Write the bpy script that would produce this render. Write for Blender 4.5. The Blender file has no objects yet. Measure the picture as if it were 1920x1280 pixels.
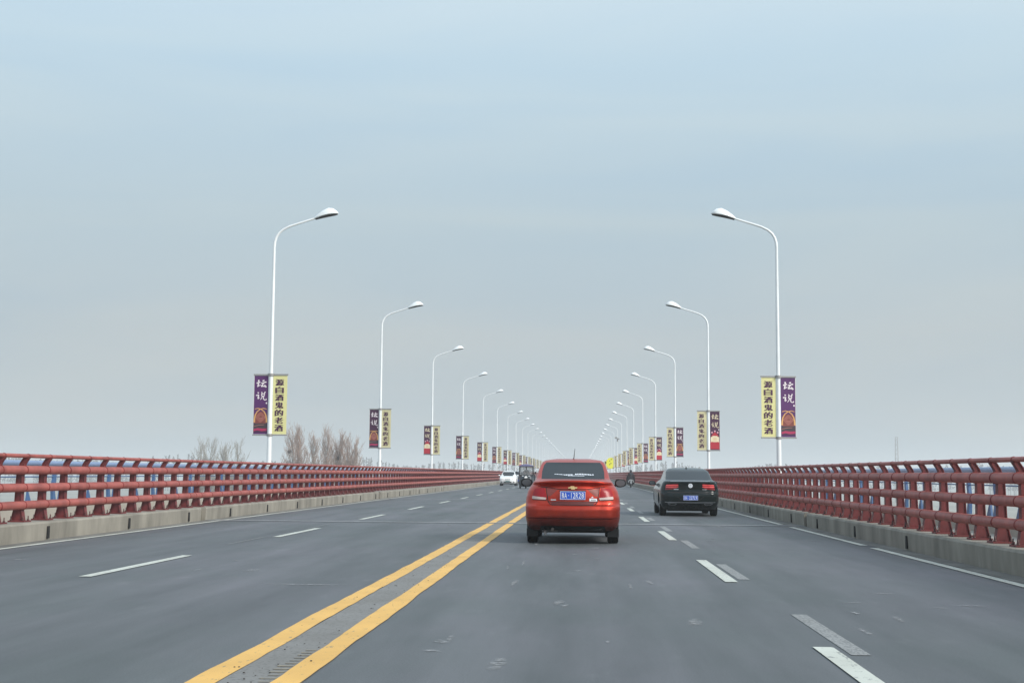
import bpy, bmesh, math, random
from mathutils import Matrix, Vector
R = math.radians
random.seed(7)
sc = bpy.context.scene
col = sc.collection

# ------------------------------------------------------------------ camera
CAM_H = 1.26
F_PX = 2500.0            # focal length in pixels of a 1920 px wide picture
cam_d = bpy.data.cameras.new("camera")
cam = bpy.data.objects.new("camera", cam_d)
col.objects.link(cam)
cam_d.sensor_width = 36.0
cam_d.lens = F_PX / 1920 * 36
cam_d.clip_start = 0.1
cam_d.clip_end = 20000
YAW, PITCH, ROLL = math.atan(130 / F_PX), math.atan(247 / F_PX), R(0.46)
M = Matrix.Rotation(YAW, 4, 'Z') @ Matrix.Rotation(PITCH, 4, 'X') @ Matrix.Rotation(ROLL, 4, 'Y').inverted() @ Matrix.Rotation(R(90), 4, 'X')
M.translation = Vector((0, 0, CAM_H))
cam.matrix_world = M
sc.camera = cam

# ------------------------------------------------------------------ light
SUN_DIR = Vector((0.74, -0.50, 0.58)).normalized()      # towards the sun
sun_el = math.asin(SUN_DIR.z)
sun_az = math.atan2(SUN_DIR.x, SUN_DIR.y)
w = bpy.data.worlds.new("World")
sc.world = w
w.use_nodes = True
nt = w.node_tree
for n in list(nt.nodes):
    nt.nodes.remove(n)
N = nt.nodes.new
L = nt.links.new
out = N('ShaderNodeOutputWorld')
bg_sky = N('ShaderNodeBackground')
sky = N('ShaderNodeTexSky')
sky.sky_type = 'NISHITA'
sky.sun_disc = False
sky.sun_elevation = sun_el
sky.sun_rotation = sun_az
sky.air_density = 1.0
sky.dust_density = 4.0
L(sky.outputs[0], bg_sky.inputs[0])
bg_sky.inputs[1].default_value = 0.07
bg_cl = N('ShaderNodeBackground')
tc = N('ShaderNodeTexCoord')
sep = N('ShaderNodeSeparateXYZ')
L(tc.outputs['Generated'], sep.inputs[0])
mp = N('ShaderNodeMapping')
mp.inputs['Scale'].default_value = (1.0, 1.0, 6.5)
mp.inputs['Rotation'].default_value = (0.12, 0.10, 0.0)
L(tc.outputs['Generated'], mp.inputs[0])
nz = N('ShaderNodeTexNoise')
nz.inputs['Scale'].default_value = 2.2
nz.inputs['Detail'].default_value = 4
nz.inputs['Roughness'].default_value = 0.45
nz.inputs['Distortion'].default_value = 0.6
L(mp.outputs[0], nz.inputs['Vector'])
ramp = N('ShaderNodeValToRGB')
cr = ramp.color_ramp
cr.elements[0].position = 0.0
cr.elements[0].color = (0.450, 0.520, 0.555, 1)
cr.elements[1].position = 1.0
cr.elements[1].color = (0.62, 0.78, 0.95, 1)
for p, c in ((0.10, (0.450, 0.520, 0.555, 1)), (0.18, (0.445, 0.555, 0.615, 1)), (0.30, (0.485, 0.645, 0.755, 1)), (0.42, (0.62, 0.77, 0.88, 1))):
    e = cr.elements.new(p)
    e.color = c
L(sep.outputs['Z'], ramp.inputs[0])
cramp = N('ShaderNodeValToRGB')
cramp.color_ramp.elements[0].position = 0.36
cramp.color_ramp.elements[0].color = (0.965, 0.985, 1.01, 1)
cramp.color_ramp.elements[1].position = 0.66
cramp.color_ramp.elements[1].color = (1.10, 1.05, 1.01, 1)
L(nz.outputs['Fac'], cramp.inputs[0])
mul = N('ShaderNodeMixRGB')
mul.blend_type = 'MULTIPLY'
mul.inputs[0].default_value = 1.0
L(ramp.outputs[0], mul.inputs[1])
L(cramp.outputs[0], mul.inputs[2])
L(mul.outputs[0], bg_cl.inputs[0])
bg_cl.inputs[1].default_value = 0.98
mixs = N('ShaderNodeMixShader')
mixs.inputs[0].default_value = 0.88
L(bg_sky.outputs[0], mixs.inputs[1])
L(bg_cl.outputs[0], mixs.inputs[2])
L(mixs.outputs[0], out.inputs[0])

sun_l = bpy.data.lights.new("sun", 'SUN')
sun_l.energy = 3.1
sun_l.angle = R(22)
sun_l.color = (1.0, 0.95, 0.88)
sun = bpy.data.objects.new("sun", sun_l)
col.objects.link(sun)
sun.rotation_euler = SUN_DIR.to_track_quat('Z', 'Y').to_euler()

sc.view_settings.view_transform = 'Standard'
sc.view_settings.look = 'None'
sc.view_settings.exposure = 0.22
sc.view_settings.gamma = 1.0
sc.cycles.max_bounces = 6
sc.cycles.volume_bounces = 1
sc.cycles.transparent_max_bounces = 12


# ------------------------------------------------------------------ helpers
def mat(name, color, rough=0.6, metal=0.0, coat=0.0, noise=0.0, nscale=6.0, bump=0.0, bscale=40.0, spec=0.5, nstretch=(1, 1, 1), color2=None, local=False):
    m = bpy.data.materials.new(name)
    m.use_nodes = True
    t = m.node_tree
    b = t.nodes['Principled BSDF']
    b.inputs['Base Color'].default_value = (*color, 1)
    b.inputs['Roughness'].default_value = rough
    b.inputs['Metallic'].default_value = metal
    b.inputs['Coat Weight'].default_value = coat
    b.inputs['Coat Roughness'].default_value = 0.06
    b.inputs['Specular IOR Level'].default_value = spec
    co = t.nodes.new('ShaderNodeTexCoord')
    ge = t.nodes.new('ShaderNodeNewGeometry')
    mpn = t.nodes.new('ShaderNodeMapping')
    mpn.inputs['Scale'].default_value = nstretch
    t.links.new(co.outputs['Object'] if local else ge.outputs['Position'], mpn.inputs[0])
    if noise > 0 or color2:
        n1 = t.nodes.new('ShaderNodeTexNoise')
        n1.inputs['Scale'].default_value = nscale
        n1.inputs['Detail'].default_value = 6
        n1.inputs['Roughness'].default_value = 0.6
        t.links.new(mpn.outputs[0], n1.inputs['Vector'])
        rp = t.nodes.new('ShaderNodeValToRGB')
        rp.color_ramp.elements[0].position = 0.34
        rp.color_ramp.elements[1].position = 0.68
        c2 = color2 if color2 else tuple(min(1, c * (1 + noise)) for c in color)
        c1 = color if color2 else tuple(c * (1 - noise) for c in color)
        rp.color_ramp.elements[0].color = (*c1, 1)
        rp.color_ramp.elements[1].color = (*c2, 1)
        t.links.new(n1.outputs['Fac'], rp.inputs[0])
        t.links.new(rp.outputs[0], b.inputs['Base Color'])
    if bump > 0:
        n2 = t.nodes.new('ShaderNodeTexNoise')
        n2.inputs['Scale'].default_value = bscale
        n2.inputs['Detail'].default_value = 3
        t.links.new(mpn.outputs[0], n2.inputs['Vector'])
        bp = t.nodes.new('ShaderNodeBump')
        bp.inputs['Strength'].default_value = bump
        bp.inputs['Distance'].default_value = 0.01
        t.links.new(n2.outputs['Fac'], bp.inputs['Height'])
        t.links.new(bp.outputs[0], b.inputs['Normal'])
    return m


def mark_sharp(bm, ang=50):
    for e in bm.edges:
        if len(e.link_faces) == 2:
            try:
                if e.calc_face_angle() > R(ang):
                    e.smooth = False
            except ValueError:
                pass


class MB:
    """collects geometry and links it as one mesh object"""
    def __init__(s):
        s.v, s.f, s.m, s.sm = [], [], [], []

    def add(s, vs, fs, mi=0, smooth=False):
        o = len(s.v)
        s.v += [tuple(p) for p in vs]
        for f in fs:
            s.f.append(tuple(o + i for i in f))
            s.m.append(mi)
            s.sm.append(smooth)

    def box(s, c, d, mi=0, rz=0.0, mx=None):
        x, y, z = d[0] / 2, d[1] / 2, d[2] / 2
        vs = [Vector(p) for p in ((-x, -y, -z), (x, -y, -z), (x, y, -z), (-x, y, -z), (-x, -y, z), (x, -y, z), (x, y, z), (-x, y, z))]
        rm = mx if mx is not None else Matrix.Rotation(rz, 3, 'Z')
        vs = [rm @ p + Vector(c) for p in vs]
        s.add(vs, [(0, 3, 2, 1), (4, 5, 6, 7), (0, 1, 5, 4), (1, 2, 6, 5), (2, 3, 7, 6), (3, 0, 4, 7)], mi)

    def tube(s, pts, rad, seg=10, mi=0, cap=True, squash=None):
        pts = [Vector(p) for p in pts]
        n = len(pts)
        rads = rad if isinstance(rad, (list, tuple)) else [rad] * n
        ref = None
        rings = []
        for i, p in enumerate(pts):
            d = (pts[min(i + 1, n - 1)] - pts[max(i - 1, 0)]).normalized()
            if ref is None:
                a = Vector((0, 0, 1)) if abs(d.z) < 0.9 else Vector((1, 0, 0))
                ref = (a - a.dot(d) * d).normalized()
            else:
                ref = (ref - ref.dot(d) * d).normalized()
            b = d.cross(ref)
            k1, k2 = squash[i] if squash else (1, 1)
            rings.append([p + rads[i] * (math.cos(2 * math.pi * j / seg) * ref * k1 + math.sin(2 * math.pi * j / seg) * b * k2) for j in range(seg)])
        vs = [q for r in rings for q in r]
        fs = []
        for i in range(n - 1):
            for j in range(seg):
                k = (j + 1) % seg
                fs.append((i * seg + j, i * seg + k, (i + 1) * seg + k, (i + 1) * seg + j))
        s.add(vs, fs, mi, True)
        if cap:
            s.add(rings[0], [tuple(range(seg))[::-1]], mi)
            s.add(rings[-1], [tuple(range(seg))], mi)

    def prism(s, poly, a, b, frame, mi=0):
        """poly: 2d outline; frame(u, v, t) -> 3d; extruded from t=a to t=b"""
        n = len(poly)
        vs = [frame(u, v, a) for u, v in poly] + [frame(u, v, b) for u, v in poly]
        fs = [tuple(range(n))[::-1], tuple(range(n, 2 * n))] + [(i, (i + 1) % n, n + (i + 1) % n, n + i) for i in range(n)]
        s.add(vs, fs, mi)

    def loft(s, rings, mi=0, smooth=True, cap0=True, cap1=True, closed=True):
        n = len(rings[0])
        vs = [p for r in rings for p in r]
        fs = []
        for i in range(len(rings) - 1):
            for j in range(n if closed else n - 1):
                k = (j + 1) % n
                fs.append((i * n + j, i * n + k, (i + 1) * n + k, (i + 1) * n + j))
        s.add(vs, fs, mi, smooth)
        if cap0:
            s.add(rings[0], [tuple(range(n))[::-1]], mi)
        if cap1:
            s.add(rings[-1], [tuple(range(n))], mi)

    def mesh(s, name, mats):
        me = bpy.data.meshes.new(name)
        me.from_pydata(s.v, [], s.f)
        for m_ in (mats if isinstance(mats, (list, tuple)) else [mats]):
            me.materials.append(m_)
        me.polygons.foreach_set('material_index', s.m)
        me.polygons.foreach_set('use_smooth', s.sm)
        bm = bmesh.new()
        bm.from_mesh(me)
        bmesh.ops.remove_doubles(bm, verts=bm.verts, dist=1e-5)
        bmesh.ops.recalc_face_normals(bm, faces=bm.faces)
        mark_sharp(bm)
        bm.to_mesh(me)
        bm.free()
        me.update()
        return me

    def build(s, name, mats, parent=None):
        o = bpy.data.objects.new(name, s.mesh(name, mats))
        col.objects.link(o)
        if parent:
            o.parent = parent
        return o


def tag(o, label=None, cat=None, group=None, kind=None):
    if label:
        o['label'] = label
    if cat:
        o['category'] = cat
    if group:
        o['group'] = group
    if kind:
        o['kind'] = kind
    return o


def empty(name, loc=(0, 0, 0), rz=0.0):
    o = bpy.data.objects.new(name, None)
    col.objects.link(o)
    o.location = loc
    o.rotation_euler = (0, 0, rz)
    o.empty_display_size = 0.2
    return o


def copy_tree(o, parent=None):
    c = o.copy()
    col.objects.link(c)
    c.parent = parent
    for ch in list(o.children):
        copy_tree(ch, c)
    return c


def sheet(mb, x0, x1, y0, y1, z, mi=0, ny=1):
    for i in range(ny):
        a, b = y0 + (y1 - y0) * i / ny, y0 + (y1 - y0) * (i + 1) / ny
        mb.add([(x0, a, z), (x1, a, z), (x1, b, z), (x0, b, z)], [(0, 1, 2, 3)], mi)


ORD = ['nearest', 'second', 'third', 'fourth', 'fifth', 'sixth', 'seventh', 'eighth', 'ninth', 'tenth', 'eleventh', 'twelfth', 'thirteenth',
       'fourteenth', 'fifteenth', 'sixteenth', 'seventeenth', 'eighteenth', 'nineteenth', 'twentieth', 'twenty-first', 'twenty-second',
       'twenty-third', 'twenty-fourth', 'twenty-fifth', 'twenty-sixth', 'twenty-seventh', 'twenty-eighth', 'twenty-ninth', 'thirtieth']

# ------------------------------------------------------------------ materials
XC = -2.0                 # middle of the bridge
M_conc = mat('pale_concrete', (0.245, 0.228, 0.192), 0.85, noise=0.28, nscale=1.6, bump=0.3, bscale=30, nstretch=(1, 1, 0.35))
M_conc_d = mat('joint_concrete', (0.13, 0.12, 0.09), 0.9, noise=0.2, nscale=5)
M_walk = mat('walkway_concrete', (0.38, 0.355, 0.31), 0.9, noise=0.1, nscale=2)
M_red = mat('rail_red_paint', (0.335, 0.088, 0.072), 0.50, noise=0.22, nscale=3.2, spec=0.4)
M_redp = mat('post_red_paint', (0.145, 0.026, 0.027), 0.55, noise=0.25, nscale=5)
M_blue = mat('blue_paint', (0.06, 0.125, 0.26), 0.45, noise=0.1, nscale=3)
M_bluer = mat('pale_blue_pipe', (0.18, 0.25, 0.40), 0.35, noise=0.06, nscale=3)
M_bolt = mat('bolt_steel', (0.10, 0.05, 0.045), 0.6)
M_slot = mat('drain_black', (0.012, 0.012, 0.012), 0.9)
M_white = mat('lamp_white_paint', (0.80, 0.83, 0.835), 0.35, noise=0.06, nscale=1.5)
M_steel = mat('bracket_steel', (0.32, 0.31, 0.30), 0.5, metal=0.3)
M_under = mat('lamp_underside', (0.03, 0.03, 0.032), 0.4)
M_lens = mat('lamp_lens', (0.25, 0.27, 0.28), 0.1)
M_black = mat('black_plastic', (0.010, 0.011, 0.012), 0.6, spec=0.25)
M_tyre = mat('tyre_rubber', (0.008, 0.0095, 0.010), 0.85, bump=0.4, bscale=60, spec=0.2)
M_rim = mat('wheel_rim', (0.45, 0.45, 0.46), 0.35, metal=0.8)
M_glass = mat('dark_car_glass', (0.012, 0.017, 0.020), 0.10, spec=0.22)
M_chrome = mat('chrome_trim', (0.75, 0.76, 0.78), 0.18, metal=0.9)
M_gold = mat('gold_trim', (0.85, 0.62, 0.30), 0.3, metal=0.4)
M_tail = mat('red_tail_lens', (0.30, 0.007, 0.012), 0.30, coat=0.05, spec=0.3)
M_tailw = mat('clear_tail_lens', (0.58, 0.46, 0.43), 0.3, coat=0.2)
M_plateb = mat('plate_blue', (0.02, 0.09, 0.50), 0.45)
M_platew = mat('plate_white', (0.80, 0.84, 0.90), 0.5)
M_gap = mat('panel_gap', (0.02, 0.008, 0.008), 0.8)


def dusty_paint(name, col_, dust, lo, hi, rough=0.3, metal=0.3, coat=0.8):
    """car paint with road dirt thickest near the sills, laid out in the car's own coordinates"""
    m = mat(name, col_, rough, metal=metal, coat=coat)
    t = m.node_tree
    b = t.nodes['Principled BSDF']
    co = t.nodes.new('ShaderNodeTexCoord')
    sp = t.nodes.new('ShaderNodeSeparateXYZ')
    t.links.new(co.outputs['Object'], sp.inputs[0])
    nn = t.nodes.new('ShaderNodeTexNoise')
    nn.inputs['Scale'].default_value = 4
    nn.inputs['Detail'].default_value = 6
    t.links.new(co.outputs['Object'], nn.inputs['Vector'])
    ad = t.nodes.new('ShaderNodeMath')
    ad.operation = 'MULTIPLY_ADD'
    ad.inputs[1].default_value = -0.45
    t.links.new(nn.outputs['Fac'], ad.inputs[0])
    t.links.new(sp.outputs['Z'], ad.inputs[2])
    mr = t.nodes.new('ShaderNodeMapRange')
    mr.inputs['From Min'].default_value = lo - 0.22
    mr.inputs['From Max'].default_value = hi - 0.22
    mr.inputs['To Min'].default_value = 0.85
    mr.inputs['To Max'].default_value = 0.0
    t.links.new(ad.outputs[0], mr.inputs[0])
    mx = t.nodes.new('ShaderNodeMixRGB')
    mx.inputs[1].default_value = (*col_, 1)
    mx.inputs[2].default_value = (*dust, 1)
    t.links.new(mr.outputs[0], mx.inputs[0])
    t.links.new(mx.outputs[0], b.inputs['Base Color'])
    iv = t.nodes.new('ShaderNodeMath')
    iv.operation = 'SUBTRACT'
    iv.inputs[0].default_value = 1.0
    iv.use_clamp = True
    t.links.new(mr.outputs[0], iv.inputs[1])
    ml = t.nodes.new('ShaderNodeMath')
    ml.operation = 'MULTIPLY'
    ml.inputs[1].default_value = coat
    t.links.new(iv.outputs[0], ml.inputs[0])
    t.links.new(ml.outputs[0], b.inputs['Coat Weight'])
    return m


# asphalt: worn wheel tracks run along the road, pale dust towards the kerbs
def asphalt():
    m = bpy.data.materials.new('asphalt')
    m.use_nodes = True
    t = m.node_tree
    b = t.nodes['Principled BSDF']
    ge = t.nodes.new('ShaderNodeNewGeometry')
    def noise(scale, stretch, detail=5):
        mpn = t.nodes.new('ShaderNodeMapping')
        mpn.inputs['Scale'].default_value = stretch
        t.links.new(ge.outputs['Position'], mpn.inputs[0])
        n = t.nodes.new('ShaderNodeTexNoise')
        n.inputs['Scale'].default_value = scale
        n.inputs['Detail'].default_value = detail
        n.inputs['Roughness'].default_value = 0.6
        t.links.new(mpn.outputs[0], n.inputs['Vector'])
        return n
    a = noise(0.9, (1.0, 0.05, 1.0))
    c = noise(0.35, (1.0, 0.5, 1.0), 4)
    f = noise(70, (1, 1, 1), 3)
    def ramp_(n, p0, c0, p1, c1):
        r = t.nodes.new('ShaderNodeValToRGB')
        r.color_ramp.elements[0].position = p0
        r.color_ramp.elements[0].color = (*c0, 1)
        r.color_ramp.elements[1].position = p1
        r.color_ramp.elements[1].color = (*c1, 1)
        t.links.new(n.outputs['Fac'], r.inputs[0])
        return r
    base = ramp_(a, 0.35, (0.086, 0.093, 0.095), 0.68, (0.132, 0.136, 0.142))
    big = ramp_(c, 0.35, (0.86, 0.92, 0.90), 0.65, (1.12, 1.08, 1.13))
    fin = ramp_(f, 0.30, (0.82, 0.82, 0.82), 0.70, (1.18, 1.18, 1.18))
    def mulc(x, y):
        q = t.nodes.new('ShaderNodeMixRGB')
        q.blend_type = 'MULTIPLY'
        q.inputs[0].default_value = 1
        t.links.new(x.outputs[0], q.inputs[1])
        t.links.new(y.outputs[0], q.inputs[2])
        return q
    oil = ramp_(noise(1.7, (1.0, 0.16, 1.0), 8), 0.30, (0.80, 0.81, 0.81), 0.55, (1.0, 1.0, 1.0))
    dust = ramp_(noise(2.6, (1.0, 0.35, 1.0), 7), 0.60, (1.0, 1.0, 1.0), 0.78, (1.28, 1.27, 1.25))
    q = mulc(mulc(mulc(mulc(base, big), fin), oil), dust)
    t.links.new(q.outputs[0], b.inputs['Base Color'])
    b.inputs['Roughness'].default_value = 0.62
    b.inputs['Specular IOR Level'].default_value = 0.35
    bp = t.nodes.new('ShaderNodeBump')
    bp.inputs['Strength'].default_value = 0.35
    bp.inputs['Distance'].default_value = 0.006
    t.links.new(f.outputs['Fac'], bp.inputs['Height'])
    t.links.new(bp.outputs[0], b.inputs['Normal'])
    return m


def worn_paint(name, colr, under, amount, rough=0.6, scale=22, stretch=(1, 0.35, 1)):
    """road paint with chips through which the asphalt shows"""
    m = bpy.data.materials.new(name)
    m.use_nodes = True
    t = m.node_tree
    b = t.nodes['Principled BSDF']
    ge = t.nodes.new('ShaderNodeNewGeometry')
    mpn = t.nodes.new('ShaderNodeMapping')
    mpn.inputs['Scale'].default_value = stretch
    t.links.new(ge.outputs['Position'], mpn.inputs[0])
    n = t.nodes.new('ShaderNodeTexNoise')
    n.inputs['Scale'].default_value = scale
    n.inputs['Detail'].default_value = 8
    n.inputs['Roughness'].default_value = 0.7
    t.links.new(mpn.outputs[0], n.inputs['Vector'])
    r = t.nodes.new('ShaderNodeValToRGB')
    r.color_ramp.elements[0].position = amount
    r.color_ramp.elements[0].color = (*under, 1)
    r.color_ramp.elements[1].position = amount + 0.07
    r.color_ramp.elements[1].color = (*colr, 1)
    t.links.new(n.outputs['Fac'], r.inputs[0])
    n2 = t.nodes.new('ShaderNodeTexNoise')
    n2.inputs['Scale'].default_value = 1.4
    n2.inputs['Detail'].default_value = 5
    t.links.new(ge.outputs['Position'], n2.inputs['Vector'])
    r2 = t.nodes.new('ShaderNodeValToRGB')
    r2.color_ramp.elements[0].position = 0.3
    r2.color_ramp.elements[0].color = (0.86, 0.85, 0.83, 1)
    r2.color_ramp.elements[1].position = 0.7
    r2.color_ramp.elements[1].color = (1.05, 1.05, 1.05, 1)
    t.links.new(n2.outputs['Fac'], r2.inputs[0])
    q = t.nodes.new('ShaderNodeMixRGB')
    q.blend_type = 'MULTIPLY'
    q.inputs[0].default_value = 1
    t.links.new(r.outputs[0], q.inputs[1])
    t.links.new(r2.outputs[0], q.inputs[2])
    t.links.new(q.outputs[0], b.inputs['Base Color'])
    b.inputs['Roughness'].default_value = rough
    b.inputs['Specular IOR Level'].default_value = 0.3
    return m


M_asph = asphalt()
M_yel = worn_paint('yellow_road_paint', (0.74, 0.44, 0.12), (0.28, 0.22, 0.13), 0.335)
M_wht = worn_paint('white_road_paint', (0.56, 0.58, 0.52), (0.27, 0.28, 0.27), 0.37)
M_ghost = worn_paint('worn_white_road_paint', (0.29, 0.295, 0.29), (0.19, 0.195, 0.195), 0.46, scale=45)
M_ghost2 = worn_paint('faint_road_paint', (0.18, 0.19, 0.19), (0.11, 0.115, 0.115), 0.44, scale=30)
M_median = worn_paint('scraped_median_surface', (0.215, 0.213, 0.205), (0.15, 0.148, 0.142), 0.40, rough=0.8, scale=26, stretch=(1, 0.8, 1))

# ------------------------------------------------------------------ ground, river, deck, road
M_land = mat('dry_riverbed', (0.24, 0.23, 0.19), 0.95, noise=0.25, nscale=0.02)
M_water = mat('river_water', (0.16, 0.19, 0.19), 0.12, bump=0.25, bscale=0.6)
ROAD_END = 920.0
g = MB()
sheet(g, -2900, 2900, -300, 5800, -14.0)
tag(g.build('ground', M_land), kind='structure')
g = MB()
g.add([(-2800, 60, -13.8), (2800, 20, -13.8), (2800, 720, -13.8), (900, 560, -13.8), (40, 470, -13.8), (-120, 190, -13.8), (-2800, 260, -13.8)], [(0, 1, 2, 3, 4, 5, 6)])
tag(g.build('river_water', M_water), kind='structure')
d = MB()
d.box((XC, ROAD_END / 2 - 5, -0.62), (20.9, ROAD_END + 10, 1.2))
tag(d.build('bridge_deck', M_conc_d), kind='structure')
r_ = MB()
sheet(r_, XC - 7.6, XC + 7.6, -6, ROAD_END, 0.0)
tag(r_.build('road', M_asph), kind='structure')
for s_ in (-1, 1):
    m_ = MB()
    m_.box((XC + s_ * 9.10, ROAD_END / 2 - 3, 0.09), (2.00, ROAD_END + 6, 0.18))
    tag(m_.build('walkway', M_walk), kind='structure')
    m_ = MB()      # dusty gutter strip between edge line and kerb
    a, b_ = sorted((XC + s_ * 7.27, XC + s_ * 7.595))
    sheet(m_, a, b_, -5, ROAD_END, 0.004, ny=1)
    tag(m_.build('gutter', mat('gutter_dust', (0.165, 0.16, 0.145), 0.9, noise=0.3, nscale=3, nstretch=(1, 0.3, 1))), kind='structure')

# double centre line with its scraped strip; the edges wander a little as on the real line
JOINT0, SEC = 4.0, 30.0
def wavy_line(x0, x1, y0, y1, z, amp=0.012, step=0.35):
    mb = MB()
    n = int((y1 - y0) / step)
    a0 = a1 = 0.0
    vs = []
    for i in range(n + 1):
        a0 = a0 * 0.8 + random.uniform(-amp, amp)
        a1 = a1 * 0.8 + random.uniform(-amp, amp)
        y = y0 + (y1 - y0) * i / n
        vs += [(x0 + a0, y, z), (x1 + a1, y, z)]
    mb.add(vs, [(2 * i, 2 * i + 1, 2 * i + 3, 2 * i + 2) for i in range(n)])
    return mb
joints = [JOINT0 + SEC * k for k in range(0, 31)]
md = MB()
sheet(md, -2.17, -1.84, -5, ROAD_END, 0.004)
tag(md.build('median_strip', M_median), kind='structure')
for (xa, xb) in ((-2.345, -2.165), (-1.845, -1.665)):
    mb = MB()
    segs = [(-5, 33.7), (34.3, 63.8), (64.2, 154), (154, ROAD_END)]
    for (ya, yb) in segs:
        q = wavy_line(xa, xb, ya, yb, 0.008, amp=0.007, step=0.25 if yb < 70 else 3.0)
        mb.add(q.v, q.f)
    tag(mb.build('centre_line', M_yel), kind='structure')
# ribs left by an earlier, ground-off line beside the right yellow line
mb = MB()
y = 6.0
while y < 9.6:
    x = -1.90 + random.uniform(-0.01, 0.01)
    mb.box((x, y, 0.0075), (0.09 + random.uniform(-0.03, 0.02), 0.045, 0.003))
    y += 0.13
tag(mb.build('ground_off_marks', worn_paint('pale_yellow_rib', (0.27, 0.24, 0.185), (0.21, 0.2, 0.18), 0.5)), kind='structure')
# stones and crumbs lying in the strip
mb = MB()
for i in range(90):
    y = 6 + 16 * random.random() ** 1.5
    x = random.gauss(-2.0, 0.1) if random.random() < 0.8 else random.uniform(-2.3, -1.7)
    r = random.uniform(0.002, 0.0065)
    mb.box((x, y, 0.010 + r * 0.4), (r * 2, r * 1.6, r), rz=random.random() * 3)
tag(mb.build('grit', mat('dark_grit', (0.06, 0.055, 0.05), 0.9)), 'dark crumbs of grit lying between the two yellow lines', 'grit', kind='stuff')

def dashes(name, xc, w_, start, length, period, n, z, material, taper=0.0):
    mb = MB()
    for k in range(n):
        a = start + period * k
        if a > ROAD_END:
            break
        mb.add([(xc - w_ / 2, a, z), (xc + w_ / 2, a, z), (xc + w_ / 2, a + length, z), (xc - w_ / 2, a + length, z)], [(0, 1, 2, 3)])
    return tag(mb.build(name, material), kind='structure')
dashes('lane_line', 1.785, 0.15, 6.05, 4.05, 10.0, 88, 0.008, M_wht)
dashes('lane_line', -5.86, 0.15, 5.7, 4.15, 10.0, 88, 0.008, M_wht)
dashes('worn_lane_line', 1.985, 0.14, 9.7, 2.75, 6.8, 12, 0.004, M_ghost)
dashes('worn_lane_line', -6.09, 0.07, 23.0, 2.7, 6.8, 4, 0.004, M_ghost2)
el = MB()
for ya, yb in ((-5, 24.0), (24.8, 33.3), (34.9, 63.6), (64.4, 153), (154, ROAD_END)):
    q = wavy_line(5.085, 5.225, ya, yb, 0.008, amp=0.003, step=0.5 if yb < 70 else 4)
    el.add(q.v, q.f)
tag(el.build('edge_line', M_wht), kind='structure')
el = MB()
q = wavy_line(-9.235, -9.10, -5, 70, 0.008, amp=0.004, step=0.5)
el.add(q.v, q.f)
q = wavy_line(-9.235, -9.10, 70, ROAD_END, 0.008, amp=0.002, step=5)
el.add(q.v, q.f)
tag(el.build('edge_line', M_wht), kind='structure')
ej = MB()
for yj in joints[1:]:
    sheet(ej, XC - 7.59, XC + 7.59, yj - 0.13, yj + 0.13, 0.0125)
tag(ej.build('expansion_joint', mat('joint_strip', (0.34, 0.345, 0.345), 0.7, noise=0.3, nscale=4)), kind='structure')
# scuffs and dropped-material stains seen on the lanes
SC_V, SC_F, SC_A = [], [], []
def blob(x, y, rx, ry, z=0.0055):
    """thin smear of dried mud whose edge fades out"""
    n = 18
    ph = random.random() * 6
    o = len(SC_V)
    SC_V.append((x, y, z))
    SC_A.append(1.0)
    for k, al in ((0.5, 0.75), (1.0, 0.0)):
        for i in range(n):
            a = 2 * math.pi * i / n
            q = k * (0.75 + 0.25 * random.random() + 0.25 * math.sin(2 * a + ph))
            SC_V.append((x + rx * 1.5 * q * math.cos(a), y + ry * 1.5 * q * math.sin(a), z))
            SC_A.append(al)
    for i in range(n):
        k = (i + 1) % n
        SC_F.append((o, o + 1 + i, o + 1 + k))
        SC_F.append((o + 1 + i, o + 1 + n + i, o + 1 + n + k, o + 1 + k))
for (px, py, rx, ry) in ((1050, 1124, .045, .20), (1062, 1130, .04, .12), (968, 1088, .03, .40), (984, 1052, .02, .45), (815, 1213, .06, .06), (835, 1196, .05, .10), (850, 1190, .03, .12), (1745, 1130, .06, .05), (1800, 1126, .16, .06),
                         (1345, 984, .16, .30), (1117, 1024, .09, .10), (1045, 1026, .05, .12), (1080, 1036, .06, .08), (1085, 1066, .05, .10), (1120, 1043, .05, .07), (1640, 1105, .10, .06), (1590, 1122, .1, .04), (580, 1093, .5, .05), (1140, 1195, .02, .05)):
    hy = 887 + (px - 1090) * 0.008
    Z = CAM_H * F_PX / (py - hy)
    blob((px - 1090) * Z / F_PX, Z, rx, ry)
rs = random.Random(5)
for i in range(46):          # faint smears elsewhere along the wheel tracks
    Z = 8 + 45 * rs.random() ** 1.4
    blob(rs.choice((-7.9, -6.6, -4.6, -3.2, -.75, .75, 2.6, 4.2)) + rs.gauss(0, .22), Z, rs.uniform(.02, .07), rs.uniform(.05, .35))
me = bpy.data.meshes.new('road_stain')
me.from_pydata(SC_V, [], SC_F)
ca = me.color_attributes.new('fade', 'FLOAT_COLOR', 'POINT')
for i, a_ in enumerate(SC_A):
    ca.data[i].color = (a_, a_, a_, 1)
m_ = mat('pale_scuff', (0.34, 0.345, 0.345), 0.85)
t_ = m_.node_tree
at_n = t_.nodes.new('ShaderNodeAttribute')
at_n.attribute_name = 'fade'
nn_ = t_.nodes.new('ShaderNodeTexNoise')
nn_.inputs['Scale'].default_value = 16
nn_.inputs['Detail'].default_value = 6
g_ = t_.nodes.new('ShaderNodeNewGeometry')
t_.links.new(g_.outputs['Position'], nn_.inputs['Vector'])
r_n = t_.nodes.new('ShaderNodeMapRange')
r_n.inputs['From Min'].default_value = 0.38
r_n.inputs['From Max'].default_value = 0.62
r_n.inputs['To Max'].default_value = 0.75
t_.links.new(nn_.outputs['Fac'], r_n.inputs[0])
mm_ = t_.nodes.new('ShaderNodeMath')
mm_.operation = 'MULTIPLY'
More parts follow.
